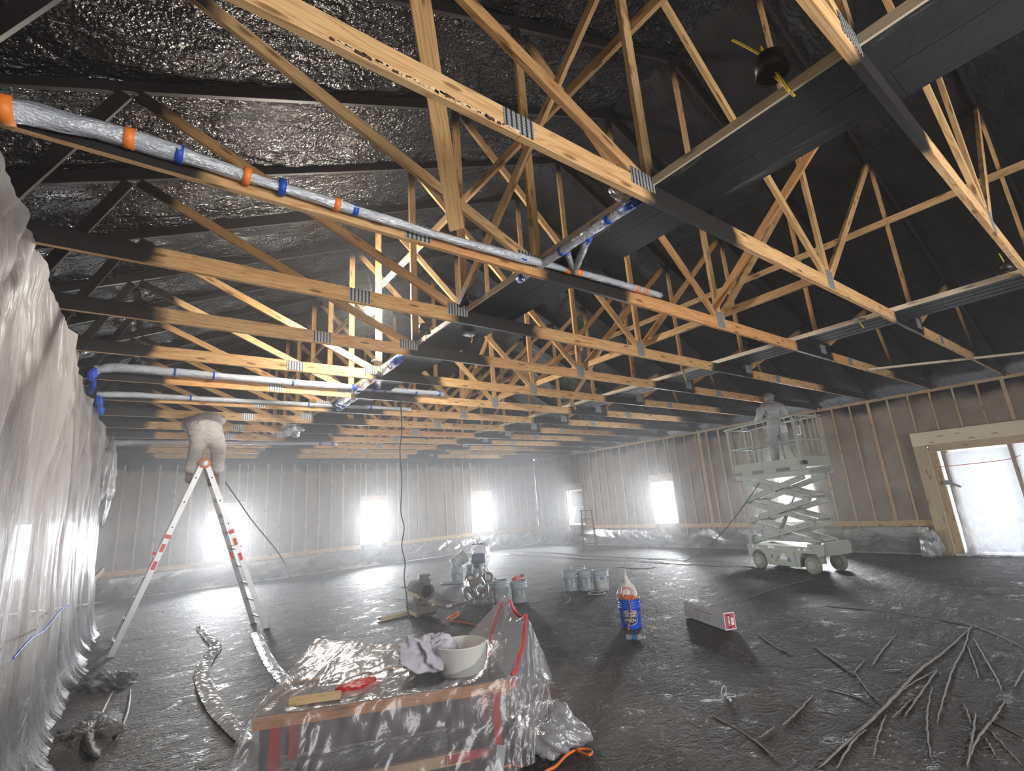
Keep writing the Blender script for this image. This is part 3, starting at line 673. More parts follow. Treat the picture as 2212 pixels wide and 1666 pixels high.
# ------------------------------------------------------------------ plastic wrapped pipes, wires, lights under the trusses
def wrinkled(pts, r, seed, n=14, amp=.16, k=10):
    p = smooth_path(pts, k) if len(pts) > 2 else [Vector(pts[0]).lerp(Vector(pts[1]), i / 60) for i in range(61)]
    g = Geo(); g.tube(p, [r(i / (len(p) - 1)) if callable(r) else r for i in range(len(p))], n)
    rr = np.random.RandomState(seed); ph = rr.rand() * 9
    for i in range(len(p)):
        for j in range(n):
            q = i * n + j; v = Vector(g.V[q]); c = p[i]
            s = 1 + amp * float(vnoise(i * .7 + j * .35 + ph, j * 1.1 + ph, seed)) + amp * .7 * float(vnoise(i * 1.9 + ph, j * .9, seed + 1))
            g.V[q] = tuple(c + (v - c) * s)
    return g, p
def wrapped(lab, pts, r, tapes, seed, arms=()):
    t = thing('wrapped_pipe', lab, 'pipe', pts[0], 0, 'pipes wrapped in plastic under the trusses'); off = Vector(pts[0])
    P = [Vector(q) - off for q in pts]
    g, p = wrinkled(P, r, seed); g.build('plastic_wrap', 'wrap', t, True)
    L = len(p) - 1; cum = [0.]
    for i in range(L): cum.append(cum[-1] + (p[i + 1] - p[i]).length)
    for s, col, wdt in tapes:
        i = min(range(len(p)), key=lambda q: abs(cum[q] - s * cum[-1])); i = min(max(i, 1), L - 1); d = (p[i + 1] - p[i - 1]).normalized(); rad = (r(s) if callable(r) else r) * 1.08
        b = Geo(); b.tube([p[i] - d * wdt, p[i], p[i] + d * wdt], [rad, rad, rad], 14); b.build('tape', col, t, True)
    for a in arms:
        g, q = wrinkled([Vector(a[0]) - off, (Vector(a[0]) + Vector(a[1])) / 2 - off + Vector((.004, 0, .004)), Vector(a[1]) - off], a[2], seed + 40, 12, .2, 12); arm = g.build('wrapped_arm', 'wrap', t, True)
        for s, col in a[3]:
            i = min(max(int(s * (len(q) - 1)), 1), len(q) - 2); d = (q[i + 1] - q[i - 1]).normalized()
            b = Geo(); b.tube([q[i] - d * .04, q[i] + d * .04], a[2] * 1.09, 12); b.build('tape', col, arm, True)
    return t
o, b = 'orange_tape', 'blue_tape'
x0, x1 = -.85, 4.22
fx = lambda px, py: (aty(px, py, 2.83).x - x0) / (x1 - x0)
def rr1(s): return .062 - .030 * min(1, s * 2.2) + .004 * math.sin(s * 30)
wrapped('nearest plastic wrapped pipe with orange and blue tape bands, running along the third truss', [(x0, 2.82, 3.61), (-.3, 2.82, 3.685), (.5, 2.82, 3.672), (1.7, 2.82, 3.668), (3.0, 2.82, 3.72), (x1, 2.82, 3.755)], rr1,
        [(fx(2, 262), o, .03), (fx(290, 300), o, .022), (fx(387, 337), b, .018), (fx(546, 383), o, .018), (fx(610, 402), b, .018), (fx(710, 433), o, .018), (fx(765, 450), b, .018), (fx(1128, 560), b, .028), (fx(1225, 586), o, .03), (fx(1245, 590), o, .03), (fx(1368, 634), o, .022), (fx(1392, 641), o, .022)], 3)
a0, a1 = Vector((2.575, 3.14, 3.70)), Vector((2.575, 1.80, 3.70))
wrapped('wrapped branch pipe taped blue at both ends, crossing the nearest wrapped pipe beside the catwalk', [a0, a0.lerp(a1, .35), a0.lerp(a1, .7), a1], .036,
        [(.015, b, .05), (.13, b, .02), (.42, b, .015), (.80, b, .03), (.97, b, .075)], 5,
        [(aty(1240, 586, 2.80), atz(1272, 512, 3.69), .030, [(.93, b)]), (aty(1240, 586, 2.80), atz(1222, 540, 3.70), .026, [(.95, b)])])
wrapped('long wrapped pipe with blue bands starting at the blue taped knot of the curtain', [(-.66, 7.70, 3.70), (-.3, 7.70, 3.755), (1.07, 7.70, 3.755), (2.57, 7.70, 3.76), (4.26, 7.70, 3.78)], lambda s: .058 - .01 * s,
        [(.16, b, .012), (.27, b, .012), (.46, b, .014), (.655, b, .02), (.715, b, .02), (.77, b, .014), (.782, o, .014), (.89, b, .02), (.975, b, .025)], 7)
c0, c1 = Vector((2.63, 8.62, 3.68)), Vector((2.55, 5.78, 3.69))
wrapped('wrapped branch pipe with orange and blue tape crossing the second long wrapped pipe', [c0, c0.lerp(c1, .4), c0.lerp(c1, .75), c1], .055, [(.02, b, .05), (.40, b, .09), (.46, o, .05), (.62, o, .03), (.9, o, .02), (.965, b, .10)], 9,
        [(aty(815, 838, 7.68), atz(822, 800, 3.70), .05, [(.1, b), (.5, o)]), ((2.72, 8.88, 3.66), (2.80, 8.2, 3.74), .055, [(.1, b), (.3, b)])])
wrapped('thin wrapped pipe along the eighth truss just in front of the person on the ladder', [(-.70, 8.93, 3.655), (-.2, 8.93, 3.685), (1.7, 8.93, 3.70), (4.18, 8.93, 3.73)], lambda s: .045 - .008 * s, [(.25, b, .012), (.62, b, .012), (.72, b, .014), (.80, b, .02)], 13)
wrapped('farthest wrapped pipe with a white taped end, low in the mist above the back wall', [(-.72, 13.78, 3.66), (.6, 13.78, 3.69), (2.2, 13.78, 3.70), (4.18, 13.78, 3.72)], lambda s: .055 + .015 * math.sin(s * 20) * .5, [(.90, b, .03), (.965, b, .03)], 17)
tag(lump('plastic_scrap', aty(632, 930, 11.42), .16, .08, .13, 'wrap', 6, amp=.5, flat=False), 'scrap of crumpled plastic hanging in the gap behind the person on the ladder', 'plastic scrap')
tag(lump('plastic_scrap', aty(1335, 415, 1.85), .05, .05, .05, 'wrap', 8, amp=.5, flat=False), 'crumpled plastic tied to the near end of the wrapped branch pipe', 'plastic scrap')
# black light cans / boxes with yellow cable ends
def can(lab, loc, kind, cables, s=1.):
    t = thing('light_can' if kind == 'can' else 'junction_box', lab, 'light can' if kind == 'can' else 'junction box', loc)
    g = Geo()
    if kind == 'can':
        g.lathe([(.075 * s, -.05 * s), (.085 * s, -.05 * s), (.085 * s, .06 * s), (.07 * s, .075 * s), (.02 * s, .08 * s)], 20, closed=True); g.build('housing', 'black', t, True)
        g = Geo(); g.torus((0, 0, -.05 * s), .085 * s, .008 * s); g.build('rim', 'black', t, True)
    else:
        g.bbox((0, 0, 0), .14 * s, .09 * s, .035 * s, .008); g.build('housing', 'steel', t)
    for c in cables:
        g = Geo(); g.tube(smooth_path([Vector(q) * s for q in c], 5), .0075 * s, 6); g.build('yellow_wire', 'yellow', t, True)
can('black light can with yellow cable ends hanging beside the nearest catwalk bay', (2.47, .78, 3.86), 'can', [[(-.02, .02, .16), (0, 0, .02), (.01, -.03, -.09), (.03, -.05, -.2)], [(.02, .03, .02), (.04, -.02, -.1), (.07, -.06, -.22)], [(-.05, .15, .32), (-.03, .08, .2), (0, 0, .06)]], .9)
can('small black light can with one yellow wire under the fourth truss', (2.47, 4.86, 3.78), 'can', [[(0, 0, 0), (.01, -.02, -.1), (-.02, -.03, -.2)]], .8)
can('grey junction box with a yellow wire on the black catwalk behind the fourth truss', (2.93, 4.63, 3.715), 'box', [[(0, -.02, 0), (.02, -.04, -.06), (.0, -.05, -.12)]], 1.)
can('junction box with a yellow wire beside the right catwalk near the second truss', (7.40, 2.05, 3.76), 'box', [[(0, 0, 0), (.01, -.02, -.06), (.04, -.04, -.13)]], .9)
can('black light can at the right edge beside the right catwalk', (7.38, .60, 3.84), 'can', [[(0, 0, .1), (0, -.01, -.08), (.02, -.03, -.15)], [(.03, .02, .25), (.02, .0, .1), (0, 0, 0)]], .8)
can('junction box with two yellow wires beside the right catwalk behind the fourth truss', (7.40, 4.75, 3.76), 'box', [[(-.01, 0, 0), (0, -.02, -.08), (.03, -.03, -.18)], [(.03, 0, 0), (.02, -.02, -.06), (.0, -.03, -.14)]], .9)
can('junction box with two yellow wires near the wrapped branch pipe', (2.42, 6.25, 3.78), 'box', [[(-.03, 0, 0), (-.04, -.02, -.1), (-.05, -.03, -.2)], [(.04, 0, 0), (.05, -.02, -.1), (.07, -.03, -.2)]], .9)
can('junction box with short yellow wires beside the right catwalk in the middle of the hall', (7.40, 7.55, 3.76), 'box', [[(-.01, 0, 0), (0, -.02, -.08), (.03, -.03, -.15)], [(.04, 0, 0), (.05, -.02, -.06), (.06, -.03, -.12)]], .9)
can('junction box with a yellow wire beside the right wall above the lift', aty(1750, 850, 5.3), 'box', [[(0, 0, 0), (.05, -.02, -.05), (.2, -.04, -.12)]], .8)
# work light
t = thing('work_light', 'glaring bare work light hung between the fifth and sixth truss', 'lamp', LAMP)
Geo().lathe([(.02, -.095), (.07, -.06), (.09, 0), (.065, .04), (.02, .06)], 18, closed=True).build('bulb', 'bulb', t, True)
plo.parent = t; plo.location = (0, 0, 0); pl.shadow_soft_size = .12
Geo().lathe([(.022, .055), (.026, .06), (.026, .13), (.015, .14)], 14).build('socket', 'black', t, True)
Geo().tube(smooth_path([(0, 0, .13), (.02, .03, .3), (.0, .1, .55), (.02, .35, .8)], 6), .006, 6).build('cable', 'cord_black', t, True)
# cord hanging from the trusses to the floor heater
pts = []
for px, py, yy in ((865, 862, 7.6), (868, 930, 7.6), (864, 975, 7.65), (868, 1040, 7.7), (866, 1105, 7.75), (873, 1140, 7.8), (868, 1180, 7.85), (875, 1215, 7.95), (873, 1250, 8.15), (878, 1285, 8.2), (880, 1312, 8.1)): pts.append(aty(px, py, yy))
pts.append(Vector((3.62, 7.95, .03)))
tag(Geo().tube(smooth_path(pts, 6), .0095, 6).build('hanging_cord', 'cord_black', None, True), 'dark cord hanging straight down from a truss to the brown heater', 'cord')
tag(Geo().tube(smooth_path([aty(487, 1042, 9.4), aty(515, 1082, 9.5), aty(547, 1128, 9.7), aty(590, 1180, 10.2), aty(615, 1216, 10.8), atz(628, 1245, .02), atz(700, 1262, .02)], 6), .010, 6).build('spray_hose', 'cord_black', None, True), 'thin dark hose running down from the person on the ladder', 'hose')
tag(Geo().tube(smooth_path([atx(1640, 1045, 10.75), atx(1612, 1085, 10.7), atx(1570, 1140, 10.7), atx(1530, 1180, 10.6), atz(1480, 1212, .015), atz(1400, 1228, .015), atz(1330, 1225, .015)], 6), .010, 6).build('spray_hose', 'cord_black', None, True), 'dark hose slanting down from the scissor lift to the floor', 'hose')
# ------------------------------------------------------------------ scissor lift (local x along its length, -y towards the camera's left)
LR = math.atan2(-.958, -.286)
lift = thing('scissor_lift', 'dusty green grey scissor lift raised near the right wall, carrying a person', 'scissor lift', (11.02, 5.13, 0), LR)
g = Geo()
prof = [(-.90, .50), (-.90, .30), (-.86, .24), (-.80, .22), (-.79, .30), (-.72, .37), (-.62, .40), (-.52, .37), (-.45, .30), (-.43, .17), (-.43, .12), (.38, .10), (.38, .17), (.40, .30), (.46, .38), (.78, .38), (.82, .33), (.95, .36), (.98, .50), (.98, .56), (.62, .56), (.62, .50)]
for s in (-1, 1): g.prism(prof, s * .365, s * .33, lambda a, b, h: (a, h, b))
g.box(-.88, .96, -.33, .33, .40, .50); g.box(-.42, .37, -.33, .33, .10, .40)
g.build('chassis', 'lift', lift)
Geo().bbox((.965, 0, .47), .06, .70, .24, .02).build('end_panel', 'lift', lift)
lad = Geo()
for s in (-1, 1): lad.board((-.955, s * .17, .12), (-.955, s * .17, .78), (0, 1, 0), .04, .03)
for k in range(3): lad.box(-.965, -.945, -.17, .17, .2 + k * .2, .225 + k * .2)
lad.build('entry_ladder', 'lift', lift)
Geo().bbox((-.80, -.25, .58), .14, .2, .2, .02).build('control_box', 'lift2', lift)
d = Geo().bbox((-.02, -.3685, .255), .62, .012, .27, .004); dr = d.build('tray_door', 'lift', lift)
Geo().bbox((-.26, -.376, .27), .025, .008, .08, .003).build('latch', 'black', dr)
for i, (x, z, a, c, m) in enumerate(((.02, .26, .22, .06, 'decal'), (.14, .235, .07, .085, 'decal_blue'), (-.10, .262, .07, .05, 'decal_blue'), (.03, .325, .08, .04, 'decal'), (-.17, .20, .05, .05, 'decal_red'), (-.74, .455, .05, .055, 'decal'), (-.62, .43, .045, .05, 'decal'), (-.25, .465, .17, .055, 'decal'), (.42, .445, .06, .045, 'decal'), (.55, .45, .05, .05, 'decal'), (.70, .485, .07, .03, 'decal_red'))):
    Geo().box(x - a / 2, x + a / 2, -.3795 if z < .35 and abs(x) < .4 else -.3675, -.365, z - c / 2, z + c / 2).build('decal', m, lift)
wh = None
for x in (-.62, .66):
    for s in (-1, 1):
        w_ = thing('wheel', None, None); w_.parent = lift; w_.location = (x, s * .345, .16)
        if wh is None:
            q = Euler((PI / 2, 0, 0)); wh = (Geo().lathe([(.10, -.05), (.15, -.05), (.16, -.035), (.16, .035), (.15, .05), (.10, .05)], 28, rot=q).build('tyre', 'tyre', w_, True), Geo().lathe([(.02, -.056), (.06, -.056), (.115, -.045), (.115, .045), (.06, .056), (.02, .056)], 24, rot=q).build('rim', 'lift2', w_, True))
        else:
            for o_ in wh: again(o_, w_)
zs = [.55, .97, 1.41, 1.87]
for k in range(3):
    za, zb = zs[k], zs[k + 1]
    for s in (-1, 1):
        for sgn, yy in ((1, .295), (-1, .235)):
            arm = Geo(); A, B = Vector((-.76 * sgn, s * yy, za + .03)), Vector((.76 * sgn, s * yy, zb - .03)); dv = (B - A).normalized()
            arm.board(A - dv * .06, B + dv * .06, Vector((-dv.z, 0, dv.x)), .11, .045); ao = arm.build('scissor_arm', 'lift', lift)
            if s == -1:
                for f in (.04, .2, .5, .8, .96):
                    c = A.lerp(B, f); Geo().lathe([(.012, -.004), (.012, .004)], 8, (c.x, c.y - .024, c.z), Euler((PI / 2, 0, 0))).build('pin', 'black', ao)
    for x in (-.76, .76): Geo().tube([(x, -.3, za + .03), (x, .3, za + .03)], .022, 10).build('cross_tube', 'lift2', lift, True)
    Geo().tube([(0, -.3, (za + zb) / 2), (0, .3, (za + zb) / 2)], .025, 10).build('cross_tube', 'lift2', lift, True)
Geo().tube([(-.35, 0, .66), (.15, 0, 1.33)], .04, 12).build('hydraulic_ram', 'lift2', lift, True)
Geo().tube([(.15, 0, 1.33), (.32, 0, 1.56)], .02, 10).build('piston', 'alu', lift, True)
for x, z in ((-.55, .69), (-.52, 1.1)): Geo().box(x - .06, x + .06, -.322, -.318, z - .025, z + .025).build('decal', 'decal', lift)
# platform
pf = Geo(); pf.box(-.93, .93, -.37, .37, 2.04, 2.09); pf.box(-.90, .98, -.35, -.30, 1.88, 2.0); pf.box(-.90, .98, .30, .35, 1.88, 2.0)
pf.build('platform_deck', 'lift', lift)
for s in (-1, 1): Geo().box(-.93, .93, s * .375 - .008, s * .375 + .008, 2.09, 2.23).build('toe_board', 'lift', lift)
for x in (-.93, .93): Geo().box(x - .008, x + .008, -.37, .37, 2.09, 2.23).build('toe_board', 'lift', lift)
Geo().box(-.96, .98, -.385, -.365, 1.985, 2.06).build('side_rail', 'lift', lift)
for a, c in ((-.96, -.66), (-.36, -.06), (.27, .60)): Geo().box(a, c, -.390, -.384, 1.988, 2.058).build('hazard_block', 'black', lift)
Geo().bbox((.93, -.36, 2.12), .10, .12, .08, .015).build('corner_bumper', 'black', lift)
def bar(nm, pts, r=.017, m='lift'): return Geo().tube(pts, r, 8).build(nm, m, lift, True)
top, mid = 3.07, 2.58
for s in (-1, 1):
    bar('top_rail', smooth_path([(-.90, s * .37, mid), (-.90, s * .37, top - .08), (-.86, s * .37, top), (.78, s * .37, top + .0), (.86, s * .37, top - .08), (.90, s * .37, 2.1)], 5), .021)
    bar('mid_rail', [(-.90, s * .37, mid), (.90, s * .37, mid)], .019)
    for x in (-.90, .90): Geo().box(x - .022, x + .022, s * .37 - .022, s * .37 + .022, 2.08, top - .05).build('corner_post', 'lift', lift)
    bar('hoop_rail', smooth_path([(-.70, s * .33, 2.12), (-.68, s * .33, 2.55), (-.52, s * .33, 2.98), (-.40, s * .33, 3.02), (-.34, s * .33, 2.95), (-.40, s * .33, 2.12)], 6), .015, 'lift2')
bar('hoop_rail', smooth_path([(-.30, .33, 2.12), (-.28, .33, 2.7), (-.18, .33, 2.98), (.05, .33, 3.0), (.12, .33, 2.9), (.10, .33, 2.12)], 6), .015, 'lift2')
for k in range(5):
    y = -.30 + k * .15; bar('end_bar', [(.915, y, 2.2), (.915, y, top - .02)], .016)
bar('end_rail', [(.915, -.36, top), (.915, .36, top)], .02); bar('end_rail', [(.915, -.36, mid), (.915, .36, mid)], .016); bar('end_rail', [(.915, -.36, 2.24), (.915, .36, 2.24)], .016)
bar('gate_rail', [(-.915, -.36, top - .02), (-.915, .36, top - .02)], .018); bar('gate_rail', [(-.915, -.36, mid), (-.915, .36, mid)], .016)
Geo().prism([(.52, 2.14), (.80, 2.14), (.62, 2.50), (.52, 2.50)], -.33, -.31, lambda a, b, h: (a, h, b)).build('gusset_panel', 'lift', lift)
Geo().bbox((.40, .30, 2.85), .12, .12, .20, .02).build('control_box', 'decal', lift)

# ------------------------------------------------------------------ multi-position ladder set up as an A-frame
la = thing('step_ladder', 'tall silver A-frame ladder with red clips, a person standing on it', 'ladder', (.79, 9.42, 0))
apex = Vector((-.06, 0, 2.70))
feet = {-1: (Vector((-1.0, 0, .02)), Vector((-1.02, .62, .02))), 1: (Vector((.98, 0, .02)), Vector((.90, .64, .02)))}
apx = {0: apex, 1: apex + Vector((0, .42, 0))}
rungs_on = {}
for s in (-1, 1):
    for j in (0, 1):
        a, f = apx[j] + Vector((s * .035, 0, 0)), feet[s][j]; dv = (f - a).normalized(); L = (f - a).length
        up = Geo(); up.board(a, a + dv * L * .50, Vector((dv.z, 0, -dv.x)), .075, .028); uo = up.build('rail', 'alu' if j == 0 else 'alu_dark', la)
        lo = Geo(); lo.board(a + dv * L * .40 + Vector((0, (-1) ** (j + 1) * .03, 0)), f + Vector((0, (-1) ** (j + 1) * .03, 0)), Vector((dv.z, 0, -dv.x)), .072, .028); lo_ = lo.build('rail', 'alu' if j == 0 else 'alu_dark', la)
        Geo().bbox(f + Vector((0, (-1) ** (j + 1) * .03, 0)), .10, .06, .04, .01).build('rubber_foot', 'black', la)
        for i, fr in enumerate((.03, .17, .31)):
            c = a + dv * L * (fr + .05); Geo().lathe([(.013, -.003), (.013, .003)], 10, (c.x, c.y - .016, c.z), Euler((PI / 2, 0, 0))).build('rivet', 'black', uo)
        for fr, m in ((.41, 'lred'), (.47, 'lred'), (.56, 'lred')):
            c = a + dv * L * fr + Vector((0, (-1) ** (j + 1) * .034, 0)); ln = .06 if fr > .42 else .03
            Geo().board(c - dv * ln, c + dv * ln, Vector((dv.z, 0, -dv.x)), .082 if fr < .45 else .05, .038).build('red_clip', m, la)
        c = a + dv * L * .50; Geo().bbox(c + Vector((s * .045, 0, 0)), .07, .03, .025, .006).build('red_clip', 'lred', la)
    for i in range(9):
        fr = .10 + i * .105
        p, q = [apx[j] + Vector((s * .035, 0, 0)) + (feet[s][j] - apx[j]) * fr for j in (0, 1)]
        Geo().tube([p, q], .017, 8).build('rung', 'alu_dark', la, True)
for j in (0, 1):
    c = apx[j] + Vector((0, -.02 if j == 0 else .02, .02)); Geo().lathe([(.075, -.022), (.085, -.015), (.085, .015), (.075, .022)], 22, c, Euler((PI / 2, 0, 0))).build('hinge', 'lorange', la, True)
    Geo().lathe([(.046, -.03), (.05, -.028), (.05, .028), (.046, .03)], 18, c, Euler((PI / 2, 0, 0))).build('hinge_cap', 'alu', la, True)

# small black step ladder in front of the first right hand window
s_ = thing('step_ladder', 'small dark step ladder standing in front of the window left of the lift', 'ladder', tuple(atz(1274, 1192)), math.radians(-50))
H_ = 1.33
for s in (-1, 1):
    Geo().board((s * .23, -.05, 0), (s * .17, .22, H_), (1, 0, 0), .035, .05).build('rail', 'black', s_)
    Geo().board((s * .24, .62, 0), (s * .17, .26, H_ - .05), (1, 0, 0), .03, .035).build('back_leg', 'black', s_)
for k in range(4):
    f = .2 + k * .2; Geo().box(-.2, .2, -.05 + .27 * f - .045, -.05 + .27 * f + .045, H_ * f - .012, H_ * f + .012).build('step', 'black', s_)
Geo().bbox((0, .24, H_ + .01), .42, .16, .035, .01).build('top_cap', 'black', s_)
Geo().tube([(-.2, .45, .45), (.2, .45, .45)], .012, 8).build('back_bar', 'black', s_)
# ------------------------------------------------------------------ people
def skin(name, J, E, mat, parent, root=0, levels=2):
    names = list(J); idx = {n: i for i, n in enumerate(names)}
    me = bpy.data.meshes.new(name); me.from_pydata([J[n][0] for n in names], [(idx[a], idx[b]) for a, b in E], [])
    me.materials.append(M[mat]); o = link(bpy.data.objects.new(name, me), parent)
    o.modifiers.new('skin', 'SKIN'); sk = me.skin_vertices[0].data
    for i, n in enumerate(names):
        r = J[n][1]; sk[i].radius = (r, r) if isinstance(r, (int, float)) else r
    sk[idx[root] if isinstance(root, str) else root].use_root = True
    s = o.modifiers.new('subsurf', 'SUBSURF'); s.levels = levels; s.render_levels = levels; o.modifiers['skin'].use_smooth_shade = True
    return o
def hand(parent, wrist, direction, palm_n, side, mat='glove'):
    """palm, four unequal bent fingers and a thumb from the side, one continuous skin"""
    d = Vector(direction).normalized(); nrm = Vector(palm_n); nrm = (nrm - d * nrm.dot(d)).normalized(); sd = d.cross(nrm) * side; W = Vector(wrist)
    J = {'wrist': (W, .026), 'palm': (W + d * .05, (.036, .018))}; E = [('wrist', 'palm')]
    for i, (o_, L) in enumerate(((-.030, .062), (-.010, .072), (.010, .068), (.029, .052))):
        k = W + d * .088 + sd * o_; a = k + d * L * .5 + nrm * L * .22; b_ = k + d * L * .62 + nrm * L * .72
        J['k%d' % i] = (k, .0105); J['m%d' % i] = (a, .0092); J['t%d' % i] = (b_, .0078); E += [('palm', 'k%d' % i), ('k%d' % i, 'm%d' % i), ('m%d' % i, 't%d' % i)]
    tb = W + d * .035 - sd * .038 + nrm * .008; J['tb'] = (tb, .012); J['tm'] = (tb + d * .028 - sd * .016 + nrm * .022, .0105); J['tt'] = (tb + d * .045 - sd * .008 + nrm * .046, .009)
    E += [('palm', 'tb'), ('tb', 'tm'), ('tm', 'tt')]
    return skin('hand', J, E, mat, parent, 'palm', 1)
def boot(parent, ankle, fwd, mat='boot'):
    f = Vector(fwd).normalized(); s = Vector((-f.y, f.x, 0)); A = Vector(ankle); z = Vector((0, 0, 1))
    g = Geo(); prof = []
    sec = [(-.085, .0, .075, .036), (-.06, .0, .13, .045), (-.01, .0, .15, .047), (.05, .0, .10, .046), (.11, .0, .075, .050), (.165, .0, .062, .046), (.195, .0, .035, .03)]
    n = 12; V = []
    for x, z0, z1, wd in sec:
        for i in range(n):
            a = 2 * PI * i / n; c, q = math.cos(a), math.sin(a)
            V.append(A + f * x + s * wd * c + z * (-.10 + (z0 + z1) / 2 + (z1 - z0) / 2 * (q if q > 0 else max(q * 1.3, -1))))
    F = [(k * n + i, k * n + (i + 1) % n, (k + 1) * n + (i + 1) % n, (k + 1) * n + i) for k in range(len(sec) - 1) for i in range(n)] + [tuple(range(n - 1, -1, -1)), tuple((len(sec) - 1) * n + i for i in range(n))]
    g.add(V, F); g.tube([A + z * .0, A + z * .10], [.05, .055], 12)
    return g.build('boot', mat, parent, True)
def head(parent, c, fwd, up=(0, 0, 1)):
    """face with brow, nose, mouth and eyes; the hood covers the rest"""
    f = Vector(fwd).normalized(); u = Vector(up); u = (u - f * u.dot(f)).normalized(); s = f.cross(u); C = Vector(c)
    U, T = np.meshgrid(np.linspace(-PI, PI, 33), np.linspace(.03, PI - .03, 22), indexing='ij')
    a = np.cos(U) * np.sin(T); b_ = np.sin(U) * np.sin(T); cz = np.cos(T)
    r = 1 + .22 * np.exp(-((U / .16) ** 2 + ((cz + .10) / .16) ** 2)) + .05 * np.exp(-((U / .5) ** 2 + ((cz - .22) / .08) ** 2)) - .06 * np.exp(-(((np.abs(U) - .36) / .16) ** 2 + ((cz - .08) / .09) ** 2)) + .05 * np.exp(-((U / .3) ** 2 + ((cz + .45) / .07) ** 2)) + .06 * np.exp(-((U / .35) ** 2 + ((cz + .82) / .15) ** 2))
    P = np.array(C)[None, None] + np.array(f)[None, None] * (a * .098 * r)[..., None] + np.array(s)[None, None] * (b_ * .076 * r)[..., None] + np.array(u)[None, None] * (cz * .122)[..., None]
    h = grid('head', P[..., 0], P[..., 1], P[..., 2], 'skin', parent)
    for q in (-1, 1): Geo().lathe([(.004, -.011), (.011, -.004), (.011, .004), (.004, .011)], 10, C + f * .082 + s * .030 * q + u * .010).build('eye', 'white', h, True)
    return h
# person standing on the ladder, bent away into the trusses (origin at the feet)
p1 = thing('person', 'person in a dusty white coverall bending into the trusses from the top of the ladder', 'person', (.74, 9.55, 2.42))
J = {'pelvis': ((.03, .0, .82), (.245, .19)), 'waist': ((-.04, .08, .98), (.265, .21)), 'chest': ((-.09, .24, 1.12), (.27, .22)), 'neck': ((-.06, .48, 1.18), .11), 'crown': ((-.05, .62, 1.18), .12),
     'hipL': ((-.12, .01, .66), .14), 'kneeL': ((-.15, -.02, .40), .115), 'ankL': ((-.20, .02, .14), .105), 'hipR': ((.17, .0, .66), .14), 'kneeR': ((.18, -.03, .38), .115), 'ankR': ((.18, .0, .12), .105),
     'shL': ((-.24, .36, 1.06), .14), 'elL': ((-.27, .60, 1.00), .09), 'wrL': ((-.14, .78, 1.16), .055), 'shR': ((.10, .38, 1.12), .14), 'elR': ((.24, .58, 1.14), .09), 'wrR': ((.30, .76, 1.26), .052)}
E = [('pelvis', 'waist'), ('waist', 'chest'), ('chest', 'neck'), ('neck', 'crown'), ('pelvis', 'hipL'), ('hipL', 'kneeL'), ('kneeL', 'ankL'), ('pelvis', 'hipR'), ('hipR', 'kneeR'), ('kneeR', 'ankR'), ('chest', 'shL'), ('shL', 'elL'), ('elL', 'wrL'), ('chest', 'shR'), ('shR', 'elR'), ('elR', 'wrR')]
skin('coverall', J, E, 'suit', p1, 'pelvis')
for nm, a_, fw in (('L', (-.20, .04, .10), (.25, .9, 0)), ('R', (.17, .03, .05), (-.3, .9, 0))): boot(p1, a_, fw)
hand(p1, (-.135, .79, 1.175), (.2, .2, 1), (0, 1, 0), 1); hand(p1, (.305, .77, 1.275), (.2, .3, 1), (0, 1, 0), -1)
head(p1, (-.05, .67, 1.17), (0, 1, -.1))
# person standing on the lift platform, back to the camera
fw = Vector((.72, .69, 0)); sd = Vector((fw.y, -fw.x, 0))
p2 = thing('person', 'person in a pale coverall and hood standing on the raised scissor lift, seen from behind', 'person', (11.02, 5.02, 2.095))
Q = lambda s, f, z: sd * s + fw * f + Vector((0, 0, z))
J = {'pelvis': (Q(.0, 0, .86), (.185, .15)), 'waist': (Q(-.01, .0, 1.02), (.175, .135)), 'chest': (Q(-.01, .02, 1.22), (.205, .14)), 'yoke': (Q(-.005, .03, 1.34), (.16, .11)), 'neck': (Q(.0, .05, 1.45), .07), 'crown': (Q(.01, .06, 1.56), (.125, .13)), 'top': (Q(.012, .07, 1.65), .105),
     'hipL': (Q(-.10, 0, .76), .125), 'kneeL': (Q(-.115, .03, .45), .10), 'ankL': (Q(-.12, 0, .12), .08), 'hipR': (Q(.10, 0, .76), .125), 'kneeR': (Q(.12, .04, .45), .10), 'ankR': (Q(.13, .02, .12), .08),
     'shL': (Q(-.21, .03, 1.32), .088), 'elL': (Q(-.30, .05, 1.10), .072), 'wrL': (Q(-.33, .24, 1.02), .045), 'shR': (Q(.20, .03, 1.32), .088), 'elR': (Q(.30, .06, 1.12), .072), 'wrR': (Q(.24, .28, 1.10), .045)}
E = [('pelvis', 'waist'), ('waist', 'chest'), ('chest', 'yoke'), ('yoke', 'neck'), ('neck', 'crown'), ('crown', 'top'), ('pelvis', 'hipL'), ('hipL', 'kneeL'), ('kneeL', 'ankL'), ('pelvis', 'hipR'), ('hipR', 'kneeR'), ('kneeR', 'ankR'), ('yoke', 'shL'), ('shL', 'elL'), ('elL', 'wrL'), ('yoke', 'shR'), ('shR', 'elR'), ('elR', 'wrR')]
skin('coverall', J, E, 'suit2', p2, 'pelvis')
for s in (-1, 1): boot(p2, Q(.125 * s, .02, .10), fw + sd * s * .2)
hand(p2, Q(-.33, .26, 1.02), fw, (0, 0, 1), 1); hand(p2, Q(.235, .30, 1.105), fw, (0, 0, 1), -1)
head(p2, Q(.01, .095, 1.55), fw)
Geo().torus(Q(.01, .06, 1.58), .118, .010, (fw.x * -.1, fw.y * -.1, 1)).build('hood_band', 'suit_dark', p2, True)
Geo().bbox(Q(.10, -.155, .80), .15, .02, .17, .006, Euler((0, 0, -.75))).build('back_pocket', 'glove', p2)
